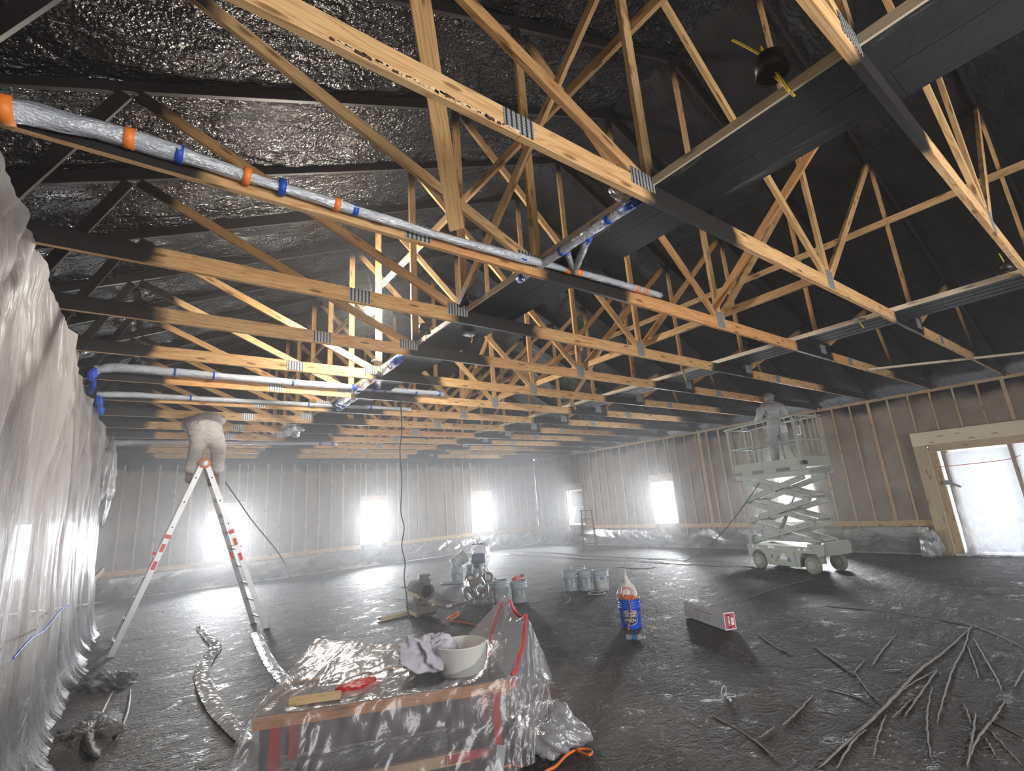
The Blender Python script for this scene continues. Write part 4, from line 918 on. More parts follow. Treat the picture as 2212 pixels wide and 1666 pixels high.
# ------------------------------------------------------------------ floor sheeting with folds and seams
M['fold'] = plain('lit_fold_crest', (.17, .158, .15), .5, var=.35, vscale=9, bump=.4, bscale=30)  # paler than the floor: less overspray, plus caught light put into the colour
nx, ny = 270, 330
X, Y = np.meshgrid(np.linspace(-1.5, 13.9, nx), np.linspace(-1.5, 17.2, ny), indexing='ij')
Z = .004 + .011 * np.clip(fbm(X * 1.3, Y * 2.6, 61, 4), 0, 2) + .010 * np.clip(np.abs(vnoise(X * 2.2 + Y * .6, Y * 4.5 - X, 66)) - .35, 0, 1)
Z += .05 * np.exp(-((X + .35) / .22) ** 2) * (1 + vnoise(Y * 1.7, X * 4, 70)) * .6
sheet = tag(grid('floor_sheet', X, Y, Z, 'floor'), 'dark paint-dusted plastic sheeting spread over the whole floor', 'floor sheet')
cq = lambda L: [(1472 + a / 2.99, 1200 + b / 2.99) for a, b in L]
FOLDS = [([(1880, 455), (1700, 620), (1540, 740), (1390, 900), (1200, 1090), (880, 1380)], .020), ([(1860, 470), (1830, 590), (1760, 720), (1700, 900), (1650, 1080)], .012), ([(1850, 590), (1900, 720), (1920, 800)], .010),
         ([(1890, 540), (1970, 680), (2040, 800), (2070, 880)], .012), ([(1650, 740), (1560, 870), (1440, 1040)], .012), ([(1640, 745), (1500, 820), (1400, 890)], .010), ([(1620, 850), (1590, 1000), (1590, 1150), (1615, 1320)], .010),
         ([(1480, 930), (1420, 995), (1360, 1050)], .008), ([(1320, 1030), (1270, 1170), (1240, 1310)], .009), ([(930, 325), (1200, 350), (1500, 390), (1870, 450)], .018), ([(1000, 1380), (1110, 1200), (1190, 1130)], .011),
         ([(1900, 1020), (1880, 1180), (1845, 1370)], .012), ([(2090, 940), (2020, 1050), (1910, 1190), (1850, 1340)], .012), ([(1990, 1130), (2100, 1250), (2212, 1370)], .010), ([(1970, 1060), (2100, 1120), (2212, 1180)], .010),
         ([(1120, 760), (1200, 870), (1280, 950)], .012), ([(1180, 680), (1145, 720), (1110, 760)], .010), ([(1390, 510), (1300, 610), (1230, 715)], .011), ([(850, 905), (740, 1020), (650, 1100)], .012), ([(600, 1110), (550, 1145), (500, 1180)], .009),
         ([(400, 285), (600, 215), (850, 150)], .014), ([(1960, 1180), (2000, 1240), (2030, 1300)], .009), ([(1820, 960), (1850, 1020), (1870, 1090)], .009), ([(900, 840), (1050, 880), (1240, 960)], .010), ([(860, 590), (1000, 690), (1110, 770)], .014),
         ([(480, 500), (600, 590), (720, 640)], .012), ([(150, 1010), (420, 1160), (620, 1320)], .012), ([(1280, 745), (1360, 740), (1420, 738)], .008), ([(2150, 850), (2190, 780), (2212, 740)], .010), ([(1900, 460), (2050, 520), (2212, 600)], .012)]
for L, r in FOLDS:
    p = smooth_path([atz(a, b, .012) for a, b in cq(L)], 6); n_ = len(p)
    Geo().tube([q + Vector((.003 * math.sin(i * 1.7), .003 * math.cos(i * 2.3), .001)) for i, q in enumerate(p)], [r * .55 * (.25 + .75 * math.sin(PI * (i + .6) / (n_ + .2)) ** .6) for i in range(n_)], 7).build('fold', 'fold', sheet, True)
for L, r in (([(0, 1660), (75, 1600), (110, 1520), (130, 1460), (160, 1430)], .02), ([(165, 1640), (200, 1585), (230, 1520), (255, 1475)], .014), ([(250, 1600), (275, 1540), (282, 1490)], .014), ([(700, 1220), (600, 1228), (430, 1250)], .012)):
    p = smooth_path([atz(a, b, .012) for a, b in L], 6); n_ = len(p)
    Geo().tube(p, [r * (.3 + .7 * math.sin(PI * (i + .6) / (n_ + .2))) for i in range(n_)], 7).build('fold', 'fold', sheet, True)
def ribbon(name, pts, wd, mat, parent, z=.022, crink=.0, seed=1, k=10):
    p = smooth_path(pts, k); g = Geo(); V = []; n = 7
    for i, q in enumerate(p):
        d = (p[min(i + 1, len(p) - 1)] - p[max(i - 1, 0)]).normalized(); s = Vector((-d.y, d.x, 0)).normalized(); w_ = wd(i / (len(p) - 1)) if callable(wd) else wd
        for j in range(n):
            t = j / (n - 1) * 2 - 1; V.append(q + s * t * w_ / 2 + Vector((0, 0, z * (1 - t * t) * .9 + crink * float(abs(vnoise(i * 1.3, j * .6, seed))))))
    F = [(i * n + j, i * n + j + 1, (i + 1) * n + j + 1, (i + 1) * n + j) for i in range(len(p) - 1) for j in range(n - 1)]
    g.add(V, F); return g.build(name, mat, parent, False)
M['seam'] = plain('clean_wet_film', (.22, .23, .24), .10, spec=.9, bump=.5, bscale=18)
for L in ([(1058, 1196), (1230, 1205), (1400, 1214), (1640, 1226)], [(1075, 1188), (1180, 1194), (1330, 1204), (1560, 1213)]):
    ribbon('seam', [atz(a, b, .02) for a, b in L], lambda s: .10 + .05 * math.sin(s * 19), 'seam', sheet, .012, .012, 5, 24)
tag(ribbon('film_tube', [atz(a, b, .015) for a, b in ((430, 1356), (452, 1380), (466, 1398), (448, 1425), (437, 1450), (446, 1490), (470, 1535), (505, 1575), (540, 1610))], lambda s: .11 + .06 * math.sin(s * 3.0), 'duct', None, .03, .022, 3, 22), 'crinkled silver strip of film snaking over the floor left of the covered bench', 'film strip')
tag(ribbon('film_tube', [atz(a, b, .012) for a, b in ((553, 1368), (566, 1398), (585, 1435), (612, 1468), (640, 1490))], .14, 'skirt', None, .018, .012, 8, 14), 'dull grey strip of film running from the right ladder foot to the covered bench', 'film strip')

# ------------------------------------------------------------------ pails
def cylmap(r0, r1, h, ang):   # flat (x, z) print laid on the slightly conical pail wall
    def f(x, z): r = r0 + (r1 - r0) * z / h + .0018; a = ang + x / r; return (r * math.cos(a), r * math.sin(a), z)
    return f
def pail(lab, loc, mat='pail', labels=(), filled=True, group='grey paint pails on the floor', rz=0., tilt=None, name='paint_pail', view=None):
    t = thing(name, lab, 'pail', loc, rz, group)
    if tilt: t.rotation_euler = tilt
    r0, r1, h = .128, .148, .365
    pr = [(.01, 0), (r0, 0), (r0 + .002, .01)]
    for z in (.255, .285, .315): rr = r0 + (r1 - r0) * z / h; pr += [(rr, z - .008), (rr + .006, z - .004), (rr + .006, z + .004), (rr, z + .008)]
    pr += [(r1, h - .02), (r1 + .007, h - .015), (r1 + .007, h), (r1 - .004, h), (r1 - .006, h - .05), (r0 - .005, .012), (.01, .012)]
    Geo().lathe(pr, 32).build('body', mat, t, True)
    if filled: Geo().lathe([(.001, h - .055), (r1 - .008, h - .05)], 28).build('paint', 'pail_in', t)
    ang = math.atan2(-loc[1], -loc[0]) - rz if view is None else view
    hd = Geo(); R = r1 + .012; hd.tube([(R * math.cos(ang + PI / 2 - a), R * math.sin(ang + PI / 2 - a), h - .06 - .16 * math.sin(a)) for a in np.linspace(0, PI, 18)], .0028, 6); hd.build('handle', 'steel', t, True)
    for q in (-1, 1): Geo().lathe([(.016, -.006), (.016, .006)], 10, (R * math.cos(ang + q * PI / 2) * .985, R * math.sin(ang + q * PI / 2) * .985, h - .06), Euler((PI / 2, 0, ang + q * PI / 2 + PI / 2))).build('handle_ear', mat, t)
    f = cylmap(r0, r1, h, ang)
    for (x, z, wd, hh, m) in labels:
        g = Geo(); n = 8; V = [f(x + wd * (i / n - .5), zz) for i in range(n + 1) for zz in (z - hh / 2, z + hh / 2)]
        g.add(V, [(2 * i, 2 * i + 2, 2 * i + 3, 2 * i + 1) for i in range(n)]).build('label', m, t)
    return t, f
fp = lambda a, b, dz=.012: tuple(atz(a, b) + Vector((0, 0, dz)))
pail('grey paint pail of black paint beside the small covered sprayer', fp(1083, 1301), labels=[(-.09, .12, .05, .10, 'paper')])
pail('grey paint pail with a red tool lying across its rim', fp(1123, 1302), labels=[(.01, .16, .035, .09, 'paper'), (.09, .14, .05, .14, 'paper')])
pail('grey paint pail holding up the tilted pail beside the tall sprayer cart', fp(988, 1261), labels=[(.03, .15, .11, .14, 'paper'), (.06, .20, .05, .03, 'navy')])
pail('grey paint pail standing behind the wheel of the tall sprayer cart', fp(1020, 1256), labels=[(.10, .18, .04, .05, 'navy')])
tl = atz(988, 1261); pail('grey paint pail lying tilted on top of another pail', (tl.x - .10, tl.y + .02, .44), labels=[(.0, .17, .14, .18, 'paper')], tilt=Euler((0, 1.12, -.15)), filled=False, view=-2.3)
pail('grey paint pail at the left of the row of four', fp(1233, 1277), labels=[(-.01, .17, .045, .09, 'paper'), (.08, .14, .05, .15, 'paper')])
pail('grey paint pail half hidden behind the row of pails', fp(1252, 1266))
pail('grey paint pail in the middle of the row, between two labelled pails', fp(1267, 1276), labels=[(-.04, .15, .03, .09, 'paper'), (.07, .14, .05, .16, 'paper')])
pail('white labelled paint pail with a blue badge, rightmost of the row', fp(1301, 1276), labels=[(.0, .155, .25, .21, 'paper'), (.02, .225, .085, .05, 'decal_blue'), (.02, .225, .05, .012, 'white')])
rt, _ = None, None
rl = atz(1123, 1302)
g = thing('sander', 'red hand tool resting across the rim of a grey pail', 'tool', (rl.x, rl.y, .385), .3)
Geo().bbox((-.03, 0, .03), .24, .09, .06, .02).build('body', 'lred', g); Geo().bbox((.12, .0, .05), .10, .05, .05, .015).build('handle', 'black', g); Geo().bbox((-.02, 0, .065), .14, .05, .02, .008).build('grip', 'lorange', g)
def lid(lab, a, b):
    t = thing('pail_lid', lab, 'lid', fp(a, b, .02)); Geo().torus((0, 0, .008), .148, .010, n=32).build('rim', 'pail', t, True); Geo().lathe([(.001, .002), (.145, .002), (.145, .006), (.001, .006)], 30).build('disc', 'blackboard', t); Geo().torus((.05, -.02, .014), .05, .004, (0, .3, 1)).build('ring_pull', 'pail', t, True)
lid('pail lid lying on the floor left of the tall sprayer cart', 966, 1262); lid('pail lid lying on the floor in front of the rightmost pails', 1289, 1285)
# bright blue pail
bt, bf_ = pail('bright blue pail with a dark shield label, stuffed with orange cord', fp(1365, 1357), 'bluepail', filled=False, group=None, name='blue_pail')
shield = [(-.088, .215), (-.05, .232), (0, .238), (.05, .232), (.088, .215), (.084, .10), (.070, .075), (.03, .055), (0, .048), (-.03, .055), (-.070, .075), (-.084, .10)]
def shield_mesh(nm, k, mat, push):
    cx_, cz_ = 0, .145; P = [(cx_ + (a - cx_) * k, cz_ + (b_ - cz_) * k) for a, b_ in shield]
    rows = 10; V = []; F = []
    zs_ = np.linspace(min(p[1] for p in P) + .001, max(p[1] for p in P) - .001, rows + 1)
    for z in zs_:
        xs = []
        for (xa, za), (xb, zb) in zip(P, P[1:] + P[:1]):
            if (za - z) * (zb - z) <= 0 and za != zb: xs.append(xa + (xb - xa) * (z - za) / (zb - za))
        lo, hi = min(xs), max(xs)
        for i in range(9):
            v = Vector(bf_(lo + (hi - lo) * i / 8, z)); v2 = v.copy(); v2.z = 0; v += v2.normalized() * push; V.append(v)
    F = [(r * 9 + i, r * 9 + i + 1, r * 9 + i + 10, r * 9 + i + 9) for r in range(rows) for i in range(8)]
    return mesh(nm, V, F, mat, bt)
shield_mesh('label_border', 1.06, 'white', .0004); lb = shield_mesh('label', 1.0, 'navy', .0012)
def pm(zc): 
    def f(x, y): v = Vector(bf_(x, zc + y)); r = Vector((v.x, v.y, 0)).normalized(); return v + r * .0022
    return f
text_mesh('SHERWIN', .036, pm(.196), 'white', 'lettering', lb, bold=.0008); text_mesh('WILLIAMS', .033, pm(.165), 'white', 'lettering', lb, bold=.0008); text_mesh('PRO+', .058, pm(.108), 'white', 'lettering', lb, bold=.0012)
bl = Vector(fp(1365, 1357))
bag = lump('plastic_bag', (bl.x + .01, bl.y + .02, .50), .125, .12, .20, 'bagwhite', 22, amp=.28, fr=2.4, nu=44, nv=26, flat=False); tag(bag, 'crumpled white bag sticking up out of the blue pail', 'bag')
for v in bag.data.vertices:
    k = min(1, max(.12, (.70 - v.co.z) / .26)); v.co.x = bl.x + (v.co.x - bl.x) * k; v.co.y = bl.y + (v.co.y - bl.y) * k
    if v.co.z < .30: v.co.z = .30
vd = Vector((-bl.x, -bl.y, 0)).normalized(); vs = Vector((-vd.y, vd.x, 0))
pts = []; rr = random.Random(5)
for i in range(150):
    a = i * .62; r = .118 + .012 * math.sin(i * 1.7); pts.append(bl + Vector((r * math.cos(a), r * math.sin(a), .325 + .085 * (i / 150) + .02 * math.sin(i * 2.1))))
loop = [bl + vd * .13 + vs * (.075 * math.cos(a)) + Vector((0, 0, .44 + .075 * math.sin(a))) for a in np.linspace(-.6, PI + 1.2, 14)]
tail = [bl + vd * .158 + vs * s_ + Vector((0, 0, z)) for s_, z in ((.0, .36), (.012, .29), (.005, .2), (-.012, .13), (-.03, .07), (-.045, .035))]
ct = thing('extension_cord', 'orange extension cord coiled in the blue pail, its plug hanging down the front', 'cord', tuple(bl)); off = bl
Geo().tube(smooth_path([p - off for p in pts], 2) + smooth_path([p - off for p in loop], 4) + smooth_path([p - off for p in tail], 4), .0062, 6).build('cord', 'cord_orange', ct, True)
Geo().bbox(tail[-1] - off + Vector((0, 0, -.012)), .035, .035, .05, .01).build('plug', 'cord_dull', ct)

# ------------------------------------------------------------------ sprayers
wl = None
def wheel(par, x, y, z, r, rz=0):
    q = Euler((PI / 2, 0, rz)); e_ = bpy.data.objects.new('wheel', None); COL.objects.link(e_); e_.parent = par; e_.location = (x, y, z)
    Geo().lathe([(r * .55, -.03), (r * .92, -.035), (r, -.02), (r, .02), (r * .92, .035), (r * .55, .03)], 24, rot=q).build('tyre', 'dust', e_, True)
    Geo().lathe([(r * .12, -.045), (r * .2, -.04), (r * .56, -.03), (r * .56, .03), (r * .2, .04), (r * .12, .045)], 20, rot=q).build('rim', 'decal', e_, True)
sb = Vector(fp(1036, 1262)); sp = thing('paint_sprayer', 'tall paint sprayer on a two wheeled cart under a clear film hood', 'sprayer', tuple(sb), math.radians(-38))
wheel(sp, -.20, -.05, .12, .125); wheel(sp, .20, .0, .12, .125)
for s in (-1, 1): Geo().tube(smooth_path([(s * .15, -.08, .05), (s * .15, -.02, .45), (s * .14, .05, .80), (s * .11, .06, .86)], 5), .016, 8).build('frame_tube', 'alu', sp, True)
Geo().tube([(-.12, .06, .86), (.12, .06, .86)], .018, 8).build('handle', 'black', sp, True); Geo().tube([(-.15, 0, .3), (.15, 0, .3)], .014, 8).build('frame_tube', 'alu', sp, True)
Geo().lathe([(.02, -.16), (.10, -.15), (.115, -.1), (.115, .1), (.10, .15), (.02, .16)], 22, (0, -.06, .55), Euler((0, PI / 2, .2))).build('motor', 'blue_motor', sp, True)
Geo().lathe([(.04, .12), (.05, .14), (.05, .42), (.03, .46)], 14, (.05, -.14, 0)).build('pump', 'alu_dark', sp, True); Geo().bbox((0, -.10, .40), .2, .14, .12, .02).build('gearbox', 'black', sp)
Geo().tube(smooth_path([(.1, -.16, .42), (.2, -.2, .35), (.22, -.15, .25), (.12, -.1, .3)], 6), .009, 6).build('hose', 'cord_black', sp, True)
tag(lump('film_hood', (sb.x + .06, sb.y + .02, .60), .20, .17, .34, 'clear', 33, amp=.28, flat=False), 'clear film hood draped over the tall sprayer cart', 'film hood')
s2 = Vector(fp(1040, 1299)); sq = thing('paint_sprayer', 'small paint sprayer with a red body, half covered in grey film', 'sprayer', tuple(s2), math.radians(-40))
Geo().bbox((.03, 0, .22), .22, .20, .16, .03).build('body', 'red', sq); Geo().lathe([(.03, 0), (.04, .02), (.04, .25), (.02, .27)], 14, (.12, -.06, .02)).build('pump', 'alu', sq, True)
for x in (-.16, .16):
    for y in (-.13, .13): Geo().tube([(x * 1.1, y * 1.2, .0), (x * .8, y * .8, .32)], .013, 8).build('leg', 'alu_dark', sq, True)
Geo().tube(smooth_path([(.05, -.10, .30), (-.04, -.2, .2), (-.1, -.28, .06), (-.08, -.34, .01)], 6), .011, 6).build('hose', 'hose', sq, True)
Geo().tube(smooth_path([(.16, -.05, .25), (.30, -.02, .38), (.20, -.2, .15), (.05, -.36, .02)], 6), .011, 6).build('hose', 'hose', sq, True)
tag(lump('film_cover', (s2.x - .14, s2.y + .02, .20), .20, .20, .24, 'skirt', 35, amp=.3), 'crumpled grey film heaped over the small sprayer', 'film cover')
# ------------------------------------------------------------------ heater and things around it
hb = Vector(fp(910, 1331)); ht = thing('torpedo_heater', 'dusty brown torpedo heater with yellow stripes on the floor', 'heater', tuple(hb), math.radians(-97))
q = Euler((0, PI / 2, 0))
Geo().lathe([(.05, -.34), (.125, -.34), (.135, -.32), (.135, .32), (.125, .34), (.11, .34), (.10, .26), (.02, .24)], 28, (0, 0, .40), q).build('barrel', 'dust', ht, True)
Geo().lathe([(.001, .25), (.06, .26), (.095, .262)], 20, (0, 0, .40), q).build('burner_cone', 'black', ht, True)
Geo().bbox((0, -.118, .345), .60, .035, .075, .01).build('yellow_stripe', 'yellowpaint', ht)
Geo().prism([(-.36, .02), (.24, .02), (.40, .10), (.40, .19), (-.36, .19)], -.15, .15, lambda a, b_, h_: (a, h_, b_)).build('tank', 'dust', ht); Geo().bbox((-.06, -.155, .055), .56, .02, .06, .006).build('yellow_stripe', 'yellowpaint', ht)
Geo().bbox((-.02, 0, .24), .30, .16, .12, .02).build('pedestal', 'dust', ht); Geo().bbox((.34, .08, .185), .10, .06, .05, .01).build('yellow_cap', 'yellowpaint', ht)
Geo().tube(smooth_path([(-.05, 0, .53), (-.04, 0, .57), (.06, 0, .57), (.07, 0, .53)], 5), .012, 8).build('carry_handle', 'dust', ht, True)
tag(board('floor_board', atz(820, 1343) + Vector((0, 0, .035)), atz(885, 1327) + Vector((0, 0, .035)), (1, .2, 0), .09, .038, 'pine'), 'length of bare board on the floor pointing at the brown heater', 'board')
cb = fp(918, 1277); cc = thing('black_can', 'dark sooty can standing behind the brown heater', 'can', cb)
Geo().lathe([(.10, 0), (.125, .01), (.125, .16), (.145, .20), (.145, .33), (.12, .34), (.01, .33)], 24).build('body', 'black', cc, True); Geo().bbox((-.085, -.10, .10), .05, .05, .06, .01).build('label', 'steel', cc)
def rope(lab, P, r, mat, cat='cord', nm='cord', z=.02): return tag(Geo().tube(smooth_path([atz(a, b_, z + .004 * (i % 2)) for i, (a, b_) in enumerate(P)], 6), r, 6).build(nm, mat, None, True), lab, cat)
rope('pale hose from the brown heater to the small sprayer', [(935, 1308), (955, 1308), (980, 1305), (1000, 1300), (1006, 1296)], .012, 'hose', 'hose', 'hose')
rope('dusty orange cord looping behind the heater towards the sprayers', [(940, 1294), (962, 1294), (985, 1299), (1010, 1303), (1045, 1306)], .008, 'cord_dull')
rope('pale stick lying on the floor left of the sooty can', [(867, 1269), (880, 1268), (904, 1264)], .010, 'hose', 'stick', 'stick')
rope('thin pale cord on the floor left of the heater', [(822, 1293), (850, 1295), (876, 1296)], .006, 'hose')
ot = thing('orange_cord_reel', 'bright orange cord winder lying beside the brown heater', 'cord reel', fp(978, 1338), .4)
Geo().tube(smooth_path([(-.2, -.03, .02), (-.05, .03, .03), (.12, .05, .03), (.2, .02, .03), (.05, -.03, .02), (-.15, -.06, .02)], 6), .012, 6).build('cord', 'cord_orange', ot, True); Geo().bbox((.17, .05, .035), .08, .07, .06, .015).build('winder', 'lorange', ot)
rope('straight orange cord running from the cord winder behind the covered bench', [(968, 1342), (990, 1343), (1012, 1347), (1036, 1353)], .010, 'cord_orange')
tag(Geo().bbox(atz(970, 1313) + Vector((0, 0, .03)), .11, .06, .045, .01).build('foam_block', 'paper'), 'small pale block on the floor between the heater and the sprayers', 'block')
tag(Geo().lathe([(.02, 0), (.045, .005), (.045, .03), (.02, .035)], 16, atz(984, 1271) + Vector((0, 0, .015))).build('blue_plug', 'decal_blue', None, True), 'small blue plug on the floor below the pail stack', 'plug')
rope('bent bit of pale wire on the floor left of the row of pails', [(1222, 1283), (1222, 1288), (1231, 1292), (1229, 1299), (1219, 1304)], .006, 'hose', 'wire', 'wire')
# ------------------------------------------------------------------ carton
A, B, C = atz(1568, 1366), atz(1594, 1362), atz(1481, 1334)
cu_ = (C - A); Lc = cu_.length; cu_.normalize(); cw = Vector((cu_.y, -cu_.x, 0)); cw = cw if cw.dot(B - A) > 0 else -cw; Wc = .155; Hc = .20
ca = thing('carton', 'long white and red carton lying open on the floor', 'carton', tuple(A + Vector((0, 0, .018))))
ca.rotation_euler = (0, 0, math.atan2(cu_.y, cu_.x)); sgn = 1 if Vector((-cu_.y, cu_.x, 0)).dot(cw) > 0 else -1
def cbx(n_, x0, x1, y0, y1, z0, z1, m, p=None): return Geo().box(x0, x1, min(y0 * sgn, y1 * sgn), max(y0 * sgn, y1 * sgn), z0, z1).build(n_, m, p or ca)
near = cbx('side_panel', 0, Lc, 0, .004, 0, Hc, 'card'); end = cbx('end_panel', -.004, 0, 0, Wc, 0, Hc, 'card'); cbx('bottom_panel', 0, Lc, .004, Wc, 0, .004, 'card'); cbx('far_panel', 0, Lc * .96, Wc - .004, Wc, 0, Hc * .28, 'card'); cbx('end_panel', Lc, Lc + .004, 0, Wc * .9, 0, Hc * .62, 'card')
cbx('flap', Lc * .40, Lc * .56, Wc - .004, Wc + .07, Hc * .27, Hc * .30, 'card'); cbx('flap', Lc * .40, Lc * .42, Wc, Wc + .07, Hc * .1, Hc * .28, 'box_red')
red = cbx('red_panel', -.0055, -.004, .012, Wc - .012, .014, Hc - .014, 'box_red', end)
cbx('black_band', -.0065, -.0055, .045, .085, .02, Hc - .02, 'ink', end); cbx('white_badge', -.0065, -.0055, .095, .130, .055, .135, 'white', end)
text_mesh('HUSKY', .036, lambda x, y: (-.0075, sgn * (.065 - y), .10 - x), 'white', 'lettering', end, bold=.0012)
text_mesh('10', .030, lambda x, y: (-.0075, sgn * (.1125 - y), .095 - x), 'ink', 'lettering', end)
# the long side faces the camera; its reading direction runs from the far end to the red end
sd_ = lambda xc, zc: (lambda x, y: (xc - x, -.001 * sgn, zc + y))
text_mesh('REINFORCED PLASTIC SHEETING', .026, sd_(Lc * .50, .135), 'box_red', 'lettering', near, bold=.0007); text_mesh('10 FT. X 100 FT.', .020, sd_(Lc * .50, .168), 'ink', 'lettering', near)
for i, tx in enumerate(('Drop cloths', 'Moisture barrier', 'Vapor barrier')): text_mesh(tx, .017, sd_(Lc * .64, .105 - .026 * i), 'ink', 'lettering', near)
for i, tx in enumerate(('Construction sites', 'Equipment covers', 'Winter weather')): text_mesh(tx, .017, sd_(Lc * .40, .105 - .026 * i), 'ink', 'lettering', near)
# ------------------------------------------------------------------ litter
bb = thing('plastic_bottle', 'crushed clear plastic bottle with a blue label on the floor near the blue pail', 'bottle', fp(1373, 1385, .04), math.radians(-60))
Geo().lathe([(.01, -.11), (.03, -.11), (.033, -.09), (.028, -.03), (.034, .0), (.030, .05), (.014, .085), (.013, .10)], 18, rot=Euler((0, PI / 2, 0))).build('body', 'clear2', bb, True); Geo().lathe([(.034, -.03), (.035, .03)], 18, rot=Euler((0, PI / 2, 0)), closed=False).build('label', 'decal_blue', bb, True); Geo().lathe([(.015, .10), (.015, .118), (.005, .12)], 14, rot=Euler((0, PI / 2, 0))).build('cap', 'decal', bb, True)
tie = thing('wire_loop', 'twisted pale wire loop lying on the dark floor at the lower right', 'wire', fp(1572, 1516, .02), .4)
Geo().torus((-.0, .02, .05), .045, .004, (.3, 1, .2)).build('loop', 'pail', tie, True); Geo().torus((.05, -.015, .012), .045, .004, (.1, 0, 1)).build('loop', 'pail', tie, True); Geo().tube([(-.05, -.03, .01), (-.01, -.01, .012)], .014, 8).build('end', 'pail', tie, True)
rope('bright orange cord with a loop at the lower edge of the picture', [(1150, 1690), (1180, 1666), (1200, 1656), (1220, 1635), (1240, 1622), (1261, 1618), (1278, 1623), (1274, 1631), (1260, 1628), (1246, 1621)], .009, 'cord_orange', z=.025)
rope('short stub of orange cord beside the steel bracket', [(1080, 1660), (1095, 1655), (1106, 1653), (1118, 1655), (1127, 1659)], .007, 'cord_orange', z=.02)
rope('dull orange cord passing behind the crumpled bag', [(1178, 1470), (1183, 1488), (1190, 1512), (1198, 1538)], .008, 'cord_dull')
# ------------------------------------------------------------------ covered bench
M['interior_shade'] = plain('interior_shade_panel', (.13, .12, .13), .8, var=.25)  # dark tone standing in for the shade inside the bench
BA, be, bg = Vector((.67, 3.83, 0)), Vector((.913, -.408, 0)), Vector((.408, .913, 0))
bp = lambda s, d_, z: BA + be * s + bg * d_ + Vector((0, 0, z))
bn = thing('work_bench', 'low work bench with red steel legs under the clear drop sheet', 'bench', tuple(BA)); BO = BA
lp = lambda s, d_, z: be * s + bg * d_ + Vector((0, 0, z))
board('front_edge', lp(0, 0, .47), lp(1.66, 0, .47), (0, 0, 1), .065, .03, 'ply', bn); board('bench_top', lp(0, .34, .485), lp(1.66, .34, .485), bg, .66, .02, 'blackboard', bn); board('back_edge', lp(0, .68, .47), lp(1.66, .68, .47), (0, 0, 1), .065, .03, 'ply', bn)
for s, d_ in ((.13, .02), (1.56, .02), (.13, .60), (1.56, .60)): board('leg', lp(s, d_, .02), lp(s, d_, .44), be, .055, .05, 'red', bn)
board('lower_rail', lp(1.2, .02, .075), lp(1.58, .02, .085), (0, 0, 1), .05, .03, 'red', bn); board('back_shade_panel', lp(.02, .64, .24), lp(1.64, .64, .24), (0, 0, 1), .42, .015, 'interior_shade', bn); board('side_panel', lp(.02, .1, .24), lp(.02, .62, .24), (0, 0, 1), .40, .012, 'interior_shade', bn); board('lower_rail', lp(1.56, .02, .42), lp(1.72, .1, .45), (0, 0, 1), .05, .04, 'red', bn)  # back and side panels are added to darken the bench interior
Geo().tube(smooth_path([lp(1.60, .63, .45), lp(1.66, .55, .74), lp(1.735, .455, .93)], 6), .018, 8).build('upright_frame', 'red', bn, True)
Geo().board(lp(1.53, -.12, .0), lp(1.57, -.05, .13), be, .06, .02).build('steel_bracket', 'steel', bn)
tag(board('offcut', bp(.20, .06, .552), bp(.52, .05, .552), (0, 0, 1), .04, .05, 'pine'), 'pale offcut of board lying on the left of the covered bench', 'board')
tag(board('offcut', bp(.62, .03, .06), bp(1.36, .03, .075), (0, 0, 1), .07, .035, 'pine'), 'pale board lying low under the covered bench', 'board')
tag(lump('rag', bp(.62, .25, .525), .14, .09, .04, 'red', 41, amp=.2), 'faded red rag on the bench under the drop sheet', 'rag')
tb = bp(1.36, .33, .512); tu = thing('white_tub', 'shallow white tub standing on the covered bench', 'tub', tuple(tb))
Geo().lathe([(.01, 0), (.18, 0), (.188, .01), (.198, .185), (.204, .19), (.192, .195), (.178, .03), (.01, .02)], 34).build('body', 'tub', tu, True)
cl = lump('cloth_bundle', bp(1.14, .33, .66), .25, .20, .17, 'cloth', 55, amp=.30, fr=1.6, nu=110, nv=64, flat=True)
for v in cl.data.vertices:      # soft cloth folds
    q = v.co - bp(1.14, .33, .66); wx = .5 * float(vnoise(q.x * 4, q.y * 4 + q.z * 3, 90)); k_ = .06 * abs(float(vnoise(q.x * 5 + q.z * 4 + wx, q.y * 5 - q.z * 4, 91))) + .02 * abs(float(vnoise(q.x * 13 - q.y * 7 + wx, q.z * 11 + q.y * 5, 93))); v.co = v.co - q.normalized() * k_ * 1.5; tag(cl, 'rumpled grey white cloth heaped against the white tub on the bench', 'cloth')
cl.data.update()
NS = np.array([[-.30, -.15, .30, .80, 1.20, 1.60, 1.74, 1.82], [-.22, -.06, .33, .80, 1.20, 1.62, 1.80, 1.92], [-.12, -.02, .35, .80, 1.20, 1.66, 1.80, 1.97], [-.12, .02, .35, .80, 1.25, 1.69, 1.88, 2.07], [-.08, .15, .40, .80, 1.22, 1.76, 1.90, 2.08], [.02, .24, .58, .85, 1.20, 1.66, 1.80, 2.0], [-.05, .18, .5, .85, 1.2, 1.6, 1.78, 1.95]])
ND = np.array([[-.30, -.28, -.26, -.24, -.22, -.20, -.12, -.05], [-.12, -.10, -.10, -.10, -.10, -.09, -.05, .0], [-.02, -.03, -.03, -.03, -.03, -.03, .04, .10], [.30, .30, .30, .30, .34, .28, .28, .30], [.5, .5, .5, .5, .52, .44, .46, .48], [.85, .82, .78, .78, .78, .66, .66, .66], [1.1, 1.1, 1.05, 1.0, 1.0, .9, .85, .8]])
NZ = np.array([[.02, .02, .02, .02, .02, .02, .03, .05], [.20, .28, .28, .27, .27, .28, .26, .20], [.33, .52, .518, .518, .518, .53, .50, .40], [.33, .56, .545, .535, .525, .78, .84, .38], [.32, .66, .62, .57, .53, .985, .70, .28], [.30, .76, .70, .64, .52, .62, .40, .15], [.02, .02, .02, .02, .02, .02, .02, .02]])
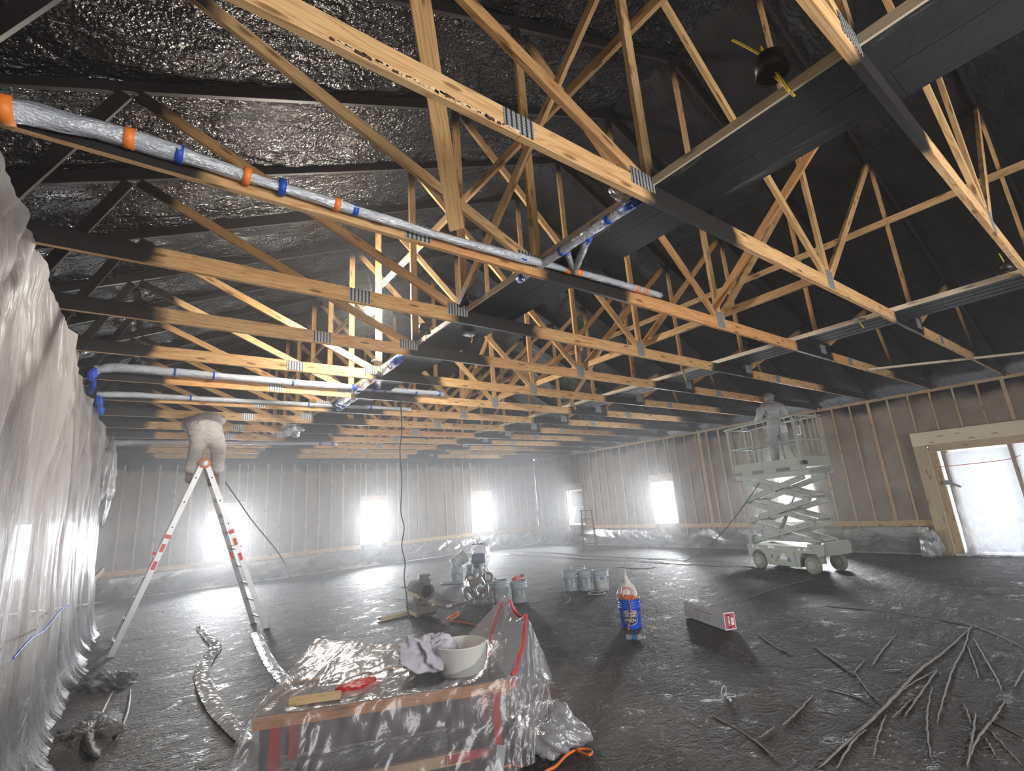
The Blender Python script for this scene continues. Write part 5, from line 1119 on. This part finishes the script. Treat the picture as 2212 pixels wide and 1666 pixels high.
def cr(A_, n0, n1):
    def one(Q, n_):
        m_ = Q.shape[0]; t = np.linspace(0, m_ - 1, n_); i = np.minimum(t.astype(int), m_ - 2); f = (t - i)[:, None]
        p0, p1_, p2_, p3_ = Q[np.maximum(i - 1, 0)], Q[i], Q[i + 1], Q[np.minimum(i + 2, m_ - 1)]
        return .5 * (2 * p1_ + (p2_ - p0) * f * .7 + (2 * p0 - 5 * p1_ + 4 * p2_ - p3_) * f * f * .7 + (3 * p1_ - p0 - 3 * p2_ + p3_) * f ** 3 * .7) * 1.0 if False else p1_ + (p2_ - p1_) * (f * f * (3 - 2 * f) * .45 + f * .55)
    return one(one(A_, n0).T, n1).T
na, nb = 130, 170
S_, D_, Z_ = cr(NS, na, nb), cr(ND, na, nb), cr(NZ, na, nb)
I, Jx = np.meshgrid(np.linspace(0, 6, na), np.linspace(0, 7, nb), indexing='ij')
wr = .014 * fbm(Jx * 2.0 + .3 * I, I * .6, 71, 3) + .016 * np.abs(vnoise(Jx * 3.6 + 1.2 * vnoise(I * .8, Jx * .6, 70) - I * .5, I * .5, 75)) - .010 * np.abs(vnoise(Jx * 5 - I * 3, I * 1.6 + Jx, 76)) + .004 * vnoise(Jx * 12, I * 4, 77)
edge = np.clip(1 - np.abs(I - 2) / .25, 0, 1)
D_ = D_ - wr * np.where(I < 2.2, 1.6, .3) * (1 - .7 * edge); Z_ = np.maximum(Z_ + np.abs(wr) * np.where(I > 1.8, .9, .15) * (1 - .6 * edge), .014); S_ = S_ + wr * .8 * (Jx > 5)
PX = BA.x + be.x * S_ + bg.x * D_; PY = BA.y + be.y * S_ + bg.y * D_
dsh = tag(grid('drop_sheet', PX, PY, Z_, 'clear'), 'clear plastic drop sheet draped over the low bench and its upright', 'drop sheet')
rp = []
for k in range(40):
    t_ = k / 39; i_ = int(round((2.0 + 2.0 * t_) / 6 * (na - 1))); j_ = int(round((5.2 + .75 * math.sin(PI * t_)) / 7 * (nb - 1))); rp.append(Vector((PX[i_, j_], PY[i_, j_], Z_[i_, j_] + .006)))
Geo().tube(rp, .013, 6).build('red_tape', 'redtape', dsh, True)
tag(lump('crumpled_film', bp(1.98, .12, .10), .20, .24, .15, 'clear2', 83, amp=.38, nu=60, nv=36), 'crumpled clear film heaped on the floor at the right end of the bench', 'crumpled film')
for lab_, px_, py_, sx_, sy_ in (('crumpled heap of dark plastic on the floor beside the left ladder foot', 235, 1475, .22, .34), ('crumpled heap of dark plastic at the foot of the curtain nearer the camera', 190, 1590, .18, .40)):
    tag(lump('plastic_heap', atz(px_, py_, .03), sx_, sy_, .06, 'floor', int(px_), amp=.5, fr=3., nu=70, nv=30), lab_, 'plastic heap')
bpy.context.view_layer.update()
